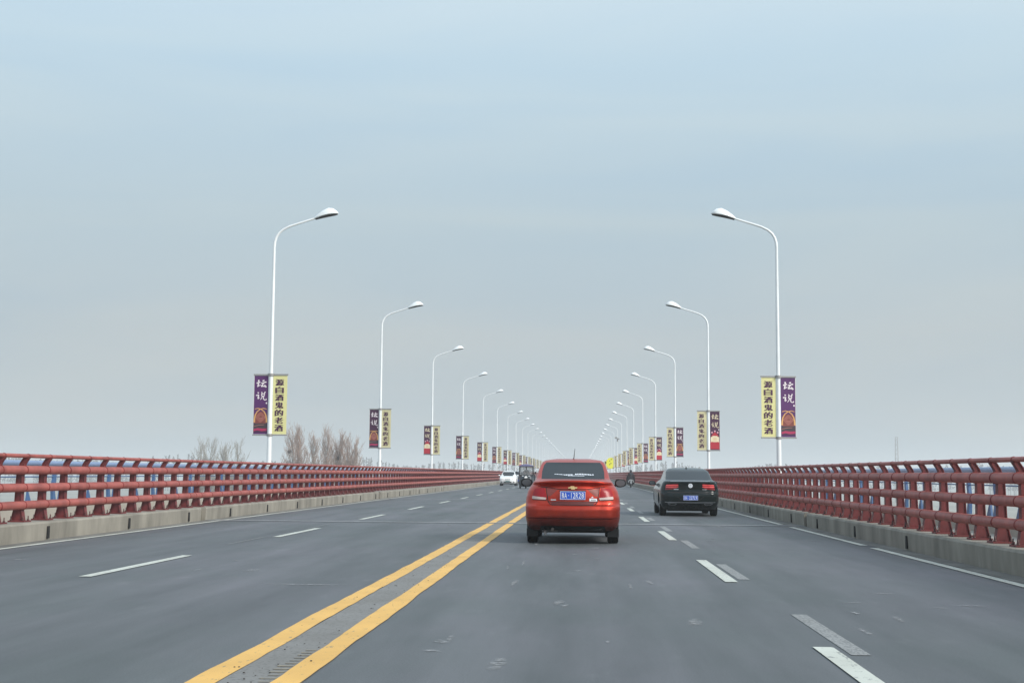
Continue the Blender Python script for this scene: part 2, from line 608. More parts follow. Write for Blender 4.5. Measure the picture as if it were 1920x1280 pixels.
t_.links.new(at_n.outputs['Fac'], mm_.inputs[0])
t_.links.new(r_n.outputs[0], mm_.inputs[1])
t_.links.new(mm_.outputs[0], t_.nodes['Principled BSDF'].inputs['Alpha'])
me.materials.append(m_)
so = bpy.data.objects.new('road_stain', me)
col.objects.link(so)
tag(so, kind='structure')

# ------------------------------------------------------------------ concrete plinths and red railings
def side_word(s):
    return 'left' if s < 0 else 'right'
M_ring = mat('rail_ring_dark_red', (0.20, 0.022, 0.02), 0.55)
RAILZ = ((0.63, 0.076), (0.94, 0.076), (1.25, 0.078))
def U(s, u):
    return XC + s * u
def plinth(s, y0, y1, near):
    mb = MB()
    a, b_ = y0 + 0.0, y1 - 0.42
    prof = [(7.60, -0.02), (7.585, 0.30), (7.61, 0.335), (8.10, 0.335), (8.10, -0.02)]
    mb.prism(prof, a, b_, lambda u, v, t: (U(s, u), t, v))
    # the recessed filler at the joint
    mb.box((U(s, 7.90), (b_ + y1) / 2, 0.15), (0.40, y1 - b_ + 0.01, 0.30), 1)
    # drain slots
    y = y0 + 2.0 if s > 0 else y0 + 2.4
    ys = []
    while y < b_ - 1:
        if not (s > 0 and y < 22):
            ys.append(y)
        y += 4.35
    ob = mb.build('concrete_plinth', [M_conc, M_conc_d])
    if near:
        for y in ys:
            q = MB()
            q.box((U(s, 7.598), y, 0.14), (0.05, 0.10, 0.22))
            q.build('drain_slot', M_slot, ob)
    return ob
def rail_mesh(s, y0, y1, zc, rad, u, rings, seg=12):
    mb = MB()
    mb.tube([(U(s, u), y0, zc), (U(s, u), y1, zc)], rad, seg)
    for y in rings:
        mb.tube([(U(s, u), y - 0.011, zc), (U(s, u), y + 0.011, zc)], rad + 0.007, seg, 1)
    return mb
post_prof = [(7.855, 0.362), (7.898, 0.62), (7.902, 1.18), (7.872, 1.36), (7.80, 1.475), (7.80, 1.51), (7.853, 1.51), (7.935, 1.38), (7.99, 1.18), (8.008, 0.62), (8.06, 0.362)]
def post_mesh(s, yc=0.0, mb=None, simple=False):
    mb = mb or MB()
    t = 0.05
    # web plate between two flanges, as a welded I-section
    mb.prism(post_prof, yc - t * 0.9, yc + t * 0.9, lambda u, v, t_: (U(s, u), t_, v))
    if not simple:
        for side in (0, 1):
            edge = post_prof[:6] if side == 0 else post_prof[6:]
            for i in range(len(edge) - 1):
                (u0, v0), (u1, v1) = edge[i], edge[i + 1]
                if abs(v1 - v0) < 0.02:
                    continue
                o = -0.008 if side == 0 else 0.008
                ps = [(u0 + o, v0), (u1 + o, v1), (u1 + o + 0.012 * (1 if side == 0 else -1), v1), (u0 + o + 0.012 * (1 if side == 0 else -1), v0)]
                mb.prism(ps, yc - 0.062, yc + 0.062, lambda u, v, t_: (U(s, u), t_, v))
    return mb
def base_mesh(s, yc=0.0, mb=None):
    mb = mb or MB()
    mb.box((U(s, 7.93), yc, 0.350), (0.30, 0.30, 0.026))
    for du in (-0.11, 0.11):
        for dy in (-0.11, 0.11):
            mb.tube([(U(s, 7.93 + du), yc + dy, 0.36), (U(s, 7.93 + du), yc + dy, 0.44)], 0.011, 6, 1)
            mb.tube([(U(s, 7.93 + du), yc + dy, 0.362), (U(s, 7.93 + du), yc + dy, 0.385)], 0.022, 6, 1)
    return mb
post_me = {s: post_mesh(s).mesh('post', [M_redp]) for s in (-1, 1)}
base_me = {s: base_mesh(s).mesh('base_plate', [M_redp, M_bolt]) for s in (-1, 1)}
bounds = [4.0 + 30.0 * k for k in range(-0, 11)]
secs = [(-2.0, 4.0)] + [(bounds[i], bounds[i + 1]) for i in range(10)] + [(304.0, ROAD_END)]
OR2 = ['behind the camera'] + ORD
for s in (-1, 1):
    k = 0
    for i, (y0, y1) in enumerate(secs):
        if y1 <= 4.0:
            continue
        near = y1 <= 184.1
        far_run = y0 >= 304
        where = ('far end of the %s side' % side_word(s)) if far_run else '%s length from the camera on the %s side' % (ORD[k], side_word(s))
        where = ('far end, %s side' % side_word(s)) if far_run else '%s length, %s side' % (ORD[k], side_word(s))
        where_c = where
        p = plinth(s, y0, y1, y1 <= 95)
        tag(p, 'low concrete kerb wall under the red railing, ' + where_c, 'kerb wall', 'concrete kerb walls along the bridge')
        root = empty('guardrail', (XC + s * 7.93, y0, 0.335))
        tag(root, 'dusty red pipe railing with leaning posts, ' + where, 'guardrail', 'red guardrail lengths along the bridge')
        inv = Matrix.Translation(-root.location)
        ys = []
        y = y0 + 0.35
        while y < y1 - 0.6:
            ys.append(y)
            y += 1.0
        ringsB = [yy - 0.06 for yy in ys] + [y0 + 3.3 + 6 * j for j in range(int((y1 - y0) / 6)) if y0 + 3.3 + 6 * j < y1 - 0.3]
        if near:
            for (zc, rad) in RAILZ:
                rb = rail_mesh(s, y0 - 0.15, y1 - 0.2, zc, rad, 7.86, ringsB, 14 if y0 < 60 else 10)
                o = rb.build('rail', [M_red, M_ring], root)
                o.matrix_parent_inverse = inv
            rb = rail_mesh(s, y0 - 0.15, y1 - 0.2, 1.50, 0.036, 7.825, [yy for yy in ys], 10)
            o = rb.build('handrail', [M_red, M_ring], root)
            o.matrix_parent_inverse = inv
            for yy in ys:
                o = bpy.data.objects.new('post', post_me[s])
                col.objects.link(o)
                o.parent = root
                o.location = (-root.location.x, yy - y0, -root.location.z)
                if y1 <= 64.1:
                    b2 = bpy.data.objects.new('base_plate', base_me[s])
                    col.objects.link(b2)
                    b2.parent = o
        else:
            mb = MB()
            for (zc, rad) in RAILZ:
                mb.tube([(U(s, 7.86), y0 - 0.15, zc), (U(s, 7.86), y1 - 0.2, zc)], rad, 8, 0)
            mb.tube([(U(s, 7.825), y0 - 0.15, 1.50), (U(s, 7.825), y1 - 0.2, 1.50)], 0.036, 6, 0)
            o = mb.build('rail', M_red, root)
            o.matrix_parent_inverse = inv
            mb = MB()
            for yy in ys:
                mb.prism([(7.87, 0.335), (7.88, 1.5), (8.0, 1.3), (8.05, 0.335)], yy - 0.05, yy + 0.05, lambda u, v, t_: (U(s, u), t_, v))
            o = mb.build('post', M_redp, root)
            o['kind'] = 'stuff'
            o.matrix_parent_inverse = inv
        k += 1

# ------------------------------------------------------------------ outer blue railings on their concrete kerb
for s in (-1, 1):
    k = MB()
    k.prism([(9.92, 0.02), (9.90, 0.46), (9.94, 0.50), (10.28, 0.50), (10.30, 0.02)], -3, ROAD_END, lambda u, v, t: (U(s, u), t, v))
    tag(k.build('outer_kerb_wall', M_walk), 'pale concrete edge beam under the blue railing on the %s side of the bridge' % side_word(s), 'edge beam', 'outer edge beams')
    root = empty('blue_railing', (U(s, 10.1), 5, 0.5))
    tag(root, 'blue pipe railing along the %s edge of the bridge, seen through the red rails' % side_word(s), 'railing', 'outer blue railings')
    inv = Matrix.Translation(-root.location)
    for nm, zc, rad, mt_ in (('top_rail', 1.40, 0.062, M_bluer), ('lower_rail', 0.80, 0.018, M_blue), ('lower_rail', 1.10, 0.014, M_blue)):
        mb = MB()
        mb.tube([(U(s, 10.1), -2, zc), (U(s, 10.1), ROAD_END - 2, zc)], rad, 12)
        mb.build(nm, mt_, root).matrix_parent_inverse = inv
    pm = MB()
    # cut-out plate: a leaning blade above, a triangular foot below
    fr = lambda u, v, t: (U(s, 10.1) + t, u, v)
    pm.prism([(-0.02, 0.50), (0.18, 0.50), (0.06, 0.80), (0.14, 1.05), (0.13, 1.36), (0.03, 1.36), (0.01, 1.10), (-0.06, 0.86)], -0.03, 0.03, fr)
    pm.prism([(0.32, 0.50), (0.62, 0.50), (0.40, 0.80)], -0.02, 0.02, fr)
    pme = pm.mesh('post', [M_blue])
    y = 10.4
    n = 0
    while y < 190 and n < 100:
        o = bpy.data.objects.new('post', pme)
        col.objects.link(o)
        o.parent = root
        o.location = (-root.location.x, y - 5, -0.5)
        y += 1.8
        n += 1

# ------------------------------------------------------------------ street lamps
def make_lamp(s):
    root = empty('street_lamp')
    mb = MB()
    pts = [(0, 0, 0), (0, 0, 1.4), (0, 0, 3.0), (0, 0, 6.0), (0, 0, 8.9)]
    rad = [0.086, 0.083, 0.073, 0.059, 0.046]
    mb.tube(pts, rad, 14)
    mb.tube([(0, 0, 0.0), (0, 0, 0.03)], 0.20, 14)
    mb.tube([(0, 0, 1.27), (0, 0, 1.31)], 0.15, 14)
    mb.build('pole', M_white, root)
    a = MB()
    a.tube([(-s * x, 0, z) for x, z in ((0, 8.88), (0.012, 9.05), (0.06, 9.22), (0.15, 9.37), (0.30, 9.50), (0.52, 9.61), (0.85, 9.72), (1.46, 9.91))], [0.05, 0.049, 0.047, 0.045, 0.042, 0.040, 0.037, 0.033], 12)
    a.build('arm', M_white, root)
    h = MB()
    rings = []
    for x, z, w_, t in ((1.40, 9.895, 0.045, 0.05), (1.50, 9.925, 0.09, 0.11), (1.68, 9.975, 0.15, 0.20), (1.88, 10.02, 0.18, 0.25), (2.05, 10.05, 0.165, 0.20), (2.17, 10.07, 0.10, 0.09), (2.23, 10.08, 0.03, 0.02)):
        ring = []
        for j in range(14):
            an = 2 * math.pi * j / 14
            zz = math.sin(an)
            ring.append((-s * x, math.cos(an) * w_, z + (zz * t if zz > 0 else zz * 0.03)))
        rings.append(ring)
    h.loft(rings)
    hd = h.build('lamp_head', M_white, root)
    l = MB()
    rings = []
    for x, z, w_ in ((1.44, 9.87, 0.05), (1.65, 9.93, 0.13), (1.88, 9.985, 0.16), (2.08, 10.02, 0.13), (2.20, 10.045, 0.06)):
        rings.append([(-s * x, math.cos(2 * math.pi * j / 12) * w_, z + math.sin(2 * math.pi * j / 12) * 0.028) for j in range(12)])
    l.loft(rings)
    l.build('lamp_lens', M_under, hd)
    return root
NL = 30
lamps = {}
for s in (-1, 1):
    proto = make_lamp(s)
    for i in range(NL):
        o = proto if i == 0 else copy_tree(proto)
        y = (46.0 if s < 0 else 45.8) + 25.0 * i - (0.4 if (s < 0 and i == 0) else 0)
        o.location = (U(s, 8.72), y, 0.18)
        lamps[(s, i)] = o
        tag(o, 'white curved-arm street lamp, %s from the camera in the %s row' % (ORD[i], side_word(s)), 'street lamp', 'street lamps along the bridge')

# ------------------------------------------------------------------ banners on the lamp poles
def glyph(body, size, bold=0.0):
    cu = bpy.data.curves.new('lettering_curve', 'FONT')
    cu.body = body
    cu.size = size
    cu.offset = bold
    cu.align_x = 'CENTER'
    cu.align_y = 'CENTER'
    cu.resolution_u = 3
    o = bpy.data.objects.new('lettering_tmp', cu)
    col.objects.link(o)
    dg = bpy.context.evaluated_depsgraph_get()
    dg.update()
    me = bpy.data.meshes.new_from_object(o.evaluated_get(dg))
    vs = [tuple(v.co) for v in me.vertices]
    fs = [tuple(p.vertices) for p in me.polygons]
    bpy.data.objects.remove(o)
    bpy.data.meshes.remove(me)
    bpy.data.curves.remove(cu)
    return vs, fs
def put_glyph(mb, body, cx, cz, y, w_, h_, mi=0, bold=0.0, fit=True):
    """letters facing -y, centred at (cx, cz), scaled to fill w_ x h_"""
    vs, fs = glyph(body, 1.0, 0.0)
    if not vs:
        return
    xs = [v[0] for v in vs]
    zs = [v[1] for v in vs]
    x0, x1, z0, z1 = min(xs), max(xs), min(zs), max(zs)
    sx, sz = w_ / max(1e-6, x1 - x0), h_ / max(1e-6, z1 - z0)
    if not fit:
        sx = sz = min(sx, sz)
    offs = [(0, 0)] if bold == 0 else [(0, 0), (bold, 0), (-bold, 0), (bold * .5, 0), (-bold * .5, 0)]
    for k, (ox, oz) in enumerate(offs):      # heavier weight: the same outline struck again a hair aside
        mb.add([(cx + ox * w_ + (v[0] - (x0 + x1) / 2) * sx, y - k * .0004, cz + oz * h_ + (v[1] - (z0 + z1) / 2) * sz) for v in vs], fs, mi)
def stroke(mb, pts, w0, w1, y, mi=0):
    """brush stroke: flat tapered ribbon facing -y"""
    n = len(pts)
    L_, R_ = [], []
    for i, (x, z) in enumerate(pts):
        ax, az = pts[max(i - 1, 0)]
        bx, bz = pts[min(i + 1, n - 1)]
        dx, dz = bx - ax, bz - az
        l = math.hypot(dx, dz) or 1
        k = i / max(1, n - 1)
        w_ = (w0 * (1 - k) + w1 * k) / 2
        L_.append((x - dz / l * w_, y, z + dx / l * w_))
        R_.append((x + dz / l * w_, y, z - dx / l * w_))
    mb.add(L_ + R_, [(i, i + 1, n + i + 1, n + i) for i in range(n - 1)], mi)
TAN = [([(.02, .60), (.40, .72)], .10, .09), ([(.24, .98), (.22, .60), (.17, .30)], .13, .10), ([(.10, .20), (.30, .32), (.44, .42)], .10, .04),
       ([(.60, .86), (.80, .92)], .09, .11), ([(.48, .60), (.75, .66), (1.0, .74)], .08, .10), ([(.74, .64), (.60, .40), (.48, .22)], .11, .08),
       ([(.48, .22), (.72, .26), (.94, .22)], .09, .11), ([(.82, .42), (.90, .30), (.98, .12)], .05, .14)]
SHUO = [([(.16, .94), (.26, .84)], .07, .13), ([(.0, .58), (.28, .66)], .10, .08), ([(.26, .66), (.22, .40), (.20, .18)], .12, .09), ([(.20, .18), (.38, .36)], .09, .03),
        ([(.54, .98), (.60, .84)], .07, .10), ([(.92, 1.0), (.80, .82)], .11, .05), ([(.54, .76), (.56, .50)], .08, .07), ([(.54, .74), (.86, .78), (.82, .52)], .08, .08),
        ([(.56, .52), (.82, .54)], .06, .06), ([(.64, .50), (.56, .26), (.42, .08)], .08, .04), ([(.76, .50), (.74, .18), (.86, .06), (1.02, .08), (1.02, .22)], .08, .07)]
C_pur = mat('banner_purple', (0.095, 0.022, 0.125), 0.6, noise=0.08, nscale=3)
C_pur2 = mat('banner_dark_purple', (0.060, 0.016, 0.060), 0.6)
C_yel = mat('banner_pale_yellow', (0.74, 0.70, 0.33), 0.65, noise=0.04, nscale=2)
C_cream = mat('banner_cream', (0.80, 0.70, 0.48), 0.65)
C_ink = mat('banner_ink', (0.075, 0.022, 0.060), 0.6)
C_oliv = mat('banner_small_print', (0.30, 0.27, 0.08), 0.6)
C_wh = mat('banner_white', (0.86, 0.78, 0.80), 0.6)
C_jar = mat('banner_jar_brown', (0.22, 0.055, 0.045), 0.6, noise=0.2, nscale=8)
C_gold = mat('banner_gold', (0.70, 0.38, 0.14), 0.6)
C_salm = mat('banner_salmon', (0.50, 0.20, 0.16), 0.6)
C_dark = mat('banner_dark_hills', (0.055, 0.040, 0.050), 0.6)
C_mag = mat('banner_magenta', (0.42, 0.03, 0.10), 0.6)
C_red = mat('banner_red', (0.46, 0.025, 0.045), 0.6)
C_pink = mat('banner_pink', (0.80, 0.42, 0.50), 0.6)
C_edge = mat('banner_hem_white', (0.72, 0.70, 0.68), 0.7)
BANNER_MATS = [C_pur, C_yel, C_ink, C_oliv, C_wh, C_jar, C_gold, C_salm, C_dark, C_mag, C_red, C_pink, C_cream, C_edge, C_pur2, M_steel]
C_yel2 = mat('banner_faded_cream', (0.66, 0.60, 0.36), 0.65, noise=0.05, nscale=2)
C_pur3 = mat('banner_faded_plum', (0.060, 0.014, 0.050), 0.6)
BANNER_FAR = [C_pur3, C_yel2] + BANNER_MATS[2:]
BH, BW = 2.02, 0.50
def art_lettering(mb, x0, gold):
    mi = 6 if gold == 2 else (12 if gold else 4)
    for strokes, cz in ((TAN, 1.58), (SHUO, 1.16)):
        for pts, a, b in strokes:
            stroke(mb, [(x0 + 0.07 + p * 0.36, cz + (q - 0) * 0.30) for p, q in pts], a * 0.41, b * 0.41, -0.012, mi)
    n = 10
    c = (x0 + 0.45, 1.07)
    mb.add([(c[0] + 0.028 * math.cos(2 * math.pi * i / n), -0.012, c[1] + 0.032 * math.sin(2 * math.pi * i / n)) for i in range(n)], [tuple(range(n))], 4)
def poly(mb, pts, mi, y=-0.010):
    mb.add([(x, y, z) for x, z in pts], [tuple(range(len(pts)))], mi)
def arc(cx, cz, rx, rz, a0, a1, n=12):
    return [(cx + rx * math.cos(R(a0 + (a1 - a0) * i / n)), cz + rz * math.sin(R(a0 + (a1 - a0) * i / n))) for i in range(n + 1)]
def art_jar(mb, x0):
    W = BW
    poly(mb, [(x0 + .01, 0.06), (x0 + W - .01, 0.06), (x0 + W - .01, 0.14), (x0 + .01, 0.14)], 14, -0.009)
    poly(mb, [(x0 + .01, 0.10), (x0 + .15, 0.13), (x0 + .30, 0.10), (x0 + W - .01, 0.12), (x0 + W - .01, 0.20), (x0 + .32, 0.19), (x0 + .14, 0.21), (x0 + .01, 0.17)], 9, -0.0095)
    poly(mb, [(x0 + .01, 0.17), (x0 + .14, 0.21), (x0 + .32, 0.19), (x0 + W - .01, 0.21), (x0 + W - .01, 0.37), (x0 + .01, 0.37)], 8, -0.010)
    stroke(mb, [(x0 + .03, .27), (x0 + .2, .31), (x0 + .38, .32)], .015, .012, -0.0115, 7)
    poly(mb, [(x0 + .05, .37), (x0 + .45, .37)] + arc(x0 + .25, .56, .205, .22, -5, 185), 5, -0.010)
    c = (x0 + .25, .58)
    for k in (.17, .10):
        pts = [(c[0] - k, c[1]), (c[0], c[1] + k * .95), (c[0] + k, c[1]), (c[0], c[1] - k * .95)]
        for i in range(4):
            stroke(mb, [pts[i], pts[(i + 1) % 4]], .018, .018, -0.0115, 7)
    stroke(mb, [(c[0] - .06, c[1] - .03), (c[0] + .06, c[1] - .03)], .018, .018, -0.0118, 7)
    for sg in (-1, 1):
        stroke(mb, [(c[0] + sg * .01, .86), (c[0] + sg * .12, .78), (c[0] + sg * .19, .66), (c[0] + sg * .215, .52), (c[0] + sg * .22, .40)], .028, .060, -0.012, 6)
        stroke(mb, [(c[0], .86), (c[0] + sg * .10, .89), (c[0] + sg * .215, .86)], .035, .02, -0.0125, 6)
def art_box(mb, x0):
    W = BW
    poly(mb, [(x0 + .01, .05), (x0 + W - .01, .05), (x0 + W - .01, .48), (x0 + .01, .48)], 10, -0.009)
    poly(mb, [(x0 + .06, .48), (x0 + W - .06, .48), (x0 + .42, .78), (x0 + .33, .88), (x0 + .25, .95), (x0 + .17, .88), (x0 + .08, .78)], 10, -0.010)
    for cx, cz in ((.10, .92), (.25, .99), (.40, .92)):
        poly(mb, arc(x0 + cx, cz, .045, .045, 0, 330, 11), 11, -0.0115)
    poly(mb, [(x0 + .03, .41), (x0 + .13, .44), (x0 + .13, .70), (x0 + .03, .68)], 12, -0.011)
    poly(mb, [(x0 + .37, .44), (x0 + .47, .41), (x0 + .47, .68), (x0 + .37, .70)], 12, -0.011)
    poly(mb, [(x0 + .12, .42), (x0 + .38, .42), (x0 + .38, .74), (x0 + .12, .74)], 12, -0.0118)
    for i in range(3):
        stroke(mb, [(x0 + .16, .50 + i * .07), (x0 + .34, .50 + i * .07)], .02, .02, -0.0125, 6)
def art_slogan(mb, x0, small, mb2):
    for i, ch in enumerate('源自酒鬼的老酒'):
        put_glyph(mb, ch, x0 + (.235 if not small else .215), 1.785 - i * 0.262, -0.012, 0.275 if not small else 0.25, 0.222, 2, bold=0.055)
    if small:
        z = 1.40
        rnd = random.Random(3)
        while z > 0.18:
            if not 0.98 < z < 1.06:
                mb2.box((x0 + .40, -0.011, z), (0.032 + rnd.random() * .012, 0.003, 0.026), 3)
            z -= 0.042
def panel(x0, mi, hem=True):
    mb = MB()
    n = 8
    # cloth stretched between two bars, slightly bellied
    vs = []
    for k in range(n + 1):
        z = BH * k / n
        vs += [(x0, -0.004, z), (x0 + BW, -0.004, z), (x0 + BW, 0.004, z), (x0, 0.004, z)]
    fs = []
    for k in range(n):
        a = 4 * k
        fs += [(a, a + 1, a + 5, a + 4), (a + 1, a + 2, a + 6, a + 5), (a + 2, a + 3, a + 7, a + 6), (a + 3, a, a + 4, a + 7)]
    fs += [(0, 3, 2, 1), (4 * n, 4 * n + 1, 4 * n + 2, 4 * n + 3)]
    mb.add(vs, fs, mi)
    return mb
def hem(mb, x0, s):
    e = x0 + BW + 0.008 if x0 > 0 else x0 - 0.008
    mb.box((e, 0, BH / 2), (0.014, 0.012, BH), 13)
def make_banner(s, kind, small, full=True):
    """s: side of the road; the purple panel hangs outwards, the yellow one over the road side"""
    root = empty('banner')
    mats_ = BANNER_FAR if small else BANNER_MATS
    xin = (0.085 if s < 0 else -0.085 - BW)      # yellow, road side
    xout = (-0.085 - BW if s < 0 else 0.085)     # purple
    pa, pb = panel(xout, 0), panel(xin, 1)
    hem(pa, xout, s)
    art1, art2, art3, art4 = MB(), MB(), MB(), MB()
    gold = kind == 'box'
    art_lettering(art1, xout, gold)
    (art_jar if kind == 'jar' else art_box)(art3, xout)
    art_slogan(art2, xin, small, art4)
    bars = []
    for z, t in ((BH + 0.03, 0.05), (-0.03, 0.045)):
        b = MB()
        b.box((0, 0, z), (2 * BW + 0.22, 0.05, t), 15)
        b.tube([(0, 0, z - t * 0.9), (0, 0, z + t * 0.9)], 0.105, 12, 15)
        bars.append(b)
    if full:
        a = pa.build('panel', mats_, root)
        tag(a, 'purple panel with white lettering over a picture of a jar' if kind == 'jar' else 'purple and red panel with pale lettering over a picture of a box')
        art1.build('lettering', mats_, a)
        art3.build('picture', mats_, a)
        b = pb.build('panel', mats_, root)
        tag(b, 'pale yellow panel with a column of dark characters')
        art2.build('lettering', mats_, b)
        if art4.v:
            art4.build('small_print', mats_, b)
        for q in bars:
            q.build('bar', mats_, root)
    else:
        mb = MB()
        for q in (pa, pb, art1, art2, art3, art4, *bars):
            o = len(mb.v)
            mb.v += q.v
            mb.f += [tuple(o + i for i in f) for f in q.f]
            mb.m += q.m
            mb.sm += q.sm
        mb.build('panel', mats_, root)
    return root
cache = {}
for s in (-1, 1):
    kinds = {-1: ['jar', 'jar', 'box', 'jar', 'box'], 1: ['jar', 'box', 'jar', 'box', 'jar']}[s]
    for i in range(26):
        kd = kinds[i] if i < 5 else (['jar', 'box'][(i + (1 if s < 0 else 0)) % 2])
        small = i > 0
        full = i < 9
        key = (s, kd, small, full)
        if key in cache:
            o = copy_tree(cache[key])
        else:
            o = cache[key] = make_banner(s, kd, small, full)
        o.location = (U(s, 8.72), lamps[(s, i)].location.y, 2.56 + random.uniform(-.03, .03))
        o.rotation_euler = (0, 0, R(random.uniform(-4, 4) + (-4 if s < 0 else 4)))
        pic = 'jar picture' if kd == 'jar' else 'red box picture'
        tag(o, 'purple and yellow banner, %s, on %s lamp of the %s row' % (pic, ORD[i], side_word(s)), 'banner', 'banners on the street lamps')

# traffic camera on the ninth lamp pole of the right row
root = empty('traffic_camera', (U(1, 8.72), lamps[(1, 8)].location.y, 7.7))
tag(root, 'small dark camera box clamped high on a right-hand lamp pole', 'camera')
mb = MB(); mb.box((-0.25, 0, 0.2), (0.5, 0.7, 0.3)); mb.box((0.2, -0.1, 0.0), (0.35, 0.3, 0.25)); mb.build('housing', M_steel, root)
mb = MB(); mb.tube([(0, 0, -0.5), (0, 0, 0.1)], 0.12, 8); mb.tube([(0, 0, 0.1), (-0.2, 0, 0.1)], 0.05, 8); mb.build('clamp', M_steel, root)
# yellow road sign
root = empty('yellow_sign', (5.80, 270, 0.02))
tag(root, 'tall bright yellow road sign with small dark marks, right of the red car roof', 'road sign')
M_sy = mat('sign_yellow', (0.86, 0.82, 0.02), 0.5)
mb = MB(); mb.prism([(-.75, 3.4), (-.3, 2.6), (.55, 2.5), (.75, 3.0), (.75, 4.3), (.5, 4.75), (-.2, 4.65), (-.75, 3.9)], 0, .06, lambda u, v, t: (u, t, v - .18)); mb.build('board', M_sy, root)
mb = MB()
for x, z in ((.05, 3.9), (.3, 3.4), (.05, 3.2), (.35, 4.2)):
    mb.box((x, -.02, z), (.16, .02, .18))
mb.box((-.78, -.03, 3.55), (.3, .04, .4)); mb.build('marks', M_black, root)
mb = MB(); mb.tube([(0.1, .12, 0), (0.1, .12, 4.4)], .05, 8); mb.build('pole', M_steel, root)


# ------------------------------------------------------------------ cars
def interp(tab, z):
    """smooth interpolation in a table of rows (z, a, b, ...)"""
    if z <= tab[0][0]:
        return tab[0][1:]
    for i in range(len(tab) - 1):
        a, b = tab[i], tab[i + 1]
        if z <= b[0]:
            t = (z - a[0]) / (b[0] - a[0])
            return [p + (q - p) * t for p, q in zip(a[1:], b[1:])]
    return tab[-1][1:]
NR, NC, NS = 20, 6, 26
def car_ring(row, z, Lc, taper=0.06):
    W, Ry, Fy, cr, cf, bow = row
    pts = []
    wi = W - cr
    for i in range(NR + 1):                       # rear, -x to +x
        s = -1 + 2 * i / NR
        pts.append((wi * s, Ry + bow * s * s))
    y0 = Ry + bow
    for i in range(1, NC + 1):
        a = math.pi / 2 * i / NC
        pts.append((wi + cr * math.sin(a), y0 + cr * (1 - math.cos(a))))
    wf = W - cf
    y1 = Fy - bow
    for i in range(1, NS):
        pts.append((W, y0 + cr + (y1 - cf - y0 - cr) * i / NS))
    for i in range(0, NC):
        a = math.pi / 2 * i / NC
        pts.append((wf + cf * math.cos(a), y1 - cf + cf * math.sin(a)))
    for i in range(NR + 1):
        s = 1 - 2 * i / NR
        pts.append((wf * s, Fy - bow * s * s))
    for i in range(1, NC + 1):
        a = math.pi / 2 * i / NC
        pts.append((-(wf + cf * math.sin(a)), y1 - cf + cf * math.cos(a)))
    for i in range(1, NS):
        pts.append((-W, y1 - cf + (y0 + cr - y1 + cf) * i / NS))
    for i in range(0, NC):
        a = math.pi / 2 * i / NC
        pts.append((-(wi + cr * math.cos(a)), y0 + cr - cr * math.sin(a)))
    out_ = []
    for x, y in pts:
        k = 1 - taper * abs((y - Lc / 2) / (Lc / 2)) ** 3
        out_.append((x * k, y, z))
    return out_
def make_wheel(parent, x, y, r=0.31, w_=0.195):
    s = 1 if x > 0 else -1
    e = MB()
    prof = [(-w_ / 2, r * .62), (-w_ / 2, r * .93), (-w_ / 2 + .02, r), (w_ / 2 - .02, r), (w_ / 2, r * .93), (w_ / 2, r * .62)]
    n = 24
    rings = [[(x + px, y + pr * math.cos(2 * math.pi * j / n), r + pr * math.sin(2 * math.pi * j / n)) for j in range(n)] for px, pr in prof]
    e.loft(rings)
    wh = e.build('wheel', M_tyre, parent)
    q = MB()
    xo = x + s * (w_ / 2 - .015)
    q.tube([(xo - s * .03, y, r), (xo, y, r)], r * .17, 12)
    for k in range(5):
        a = 2 * math.pi * k / 5
        d = Vector((0, math.cos(a), math.sin(a)))
        q.tube([(xo - s * .01, y + d.y * r * .1, r + d.z * r * .1), (xo - s * .015, y + d.y * r * .6, r + d.z * r * .6)], [.035, .028], 6)
    q.tube([(xo - s * .05, y, r), (xo - s * .012, y, r)], r * .63, 20, cap=False)
    q.build('rim', M_rim, wh)
    return wh
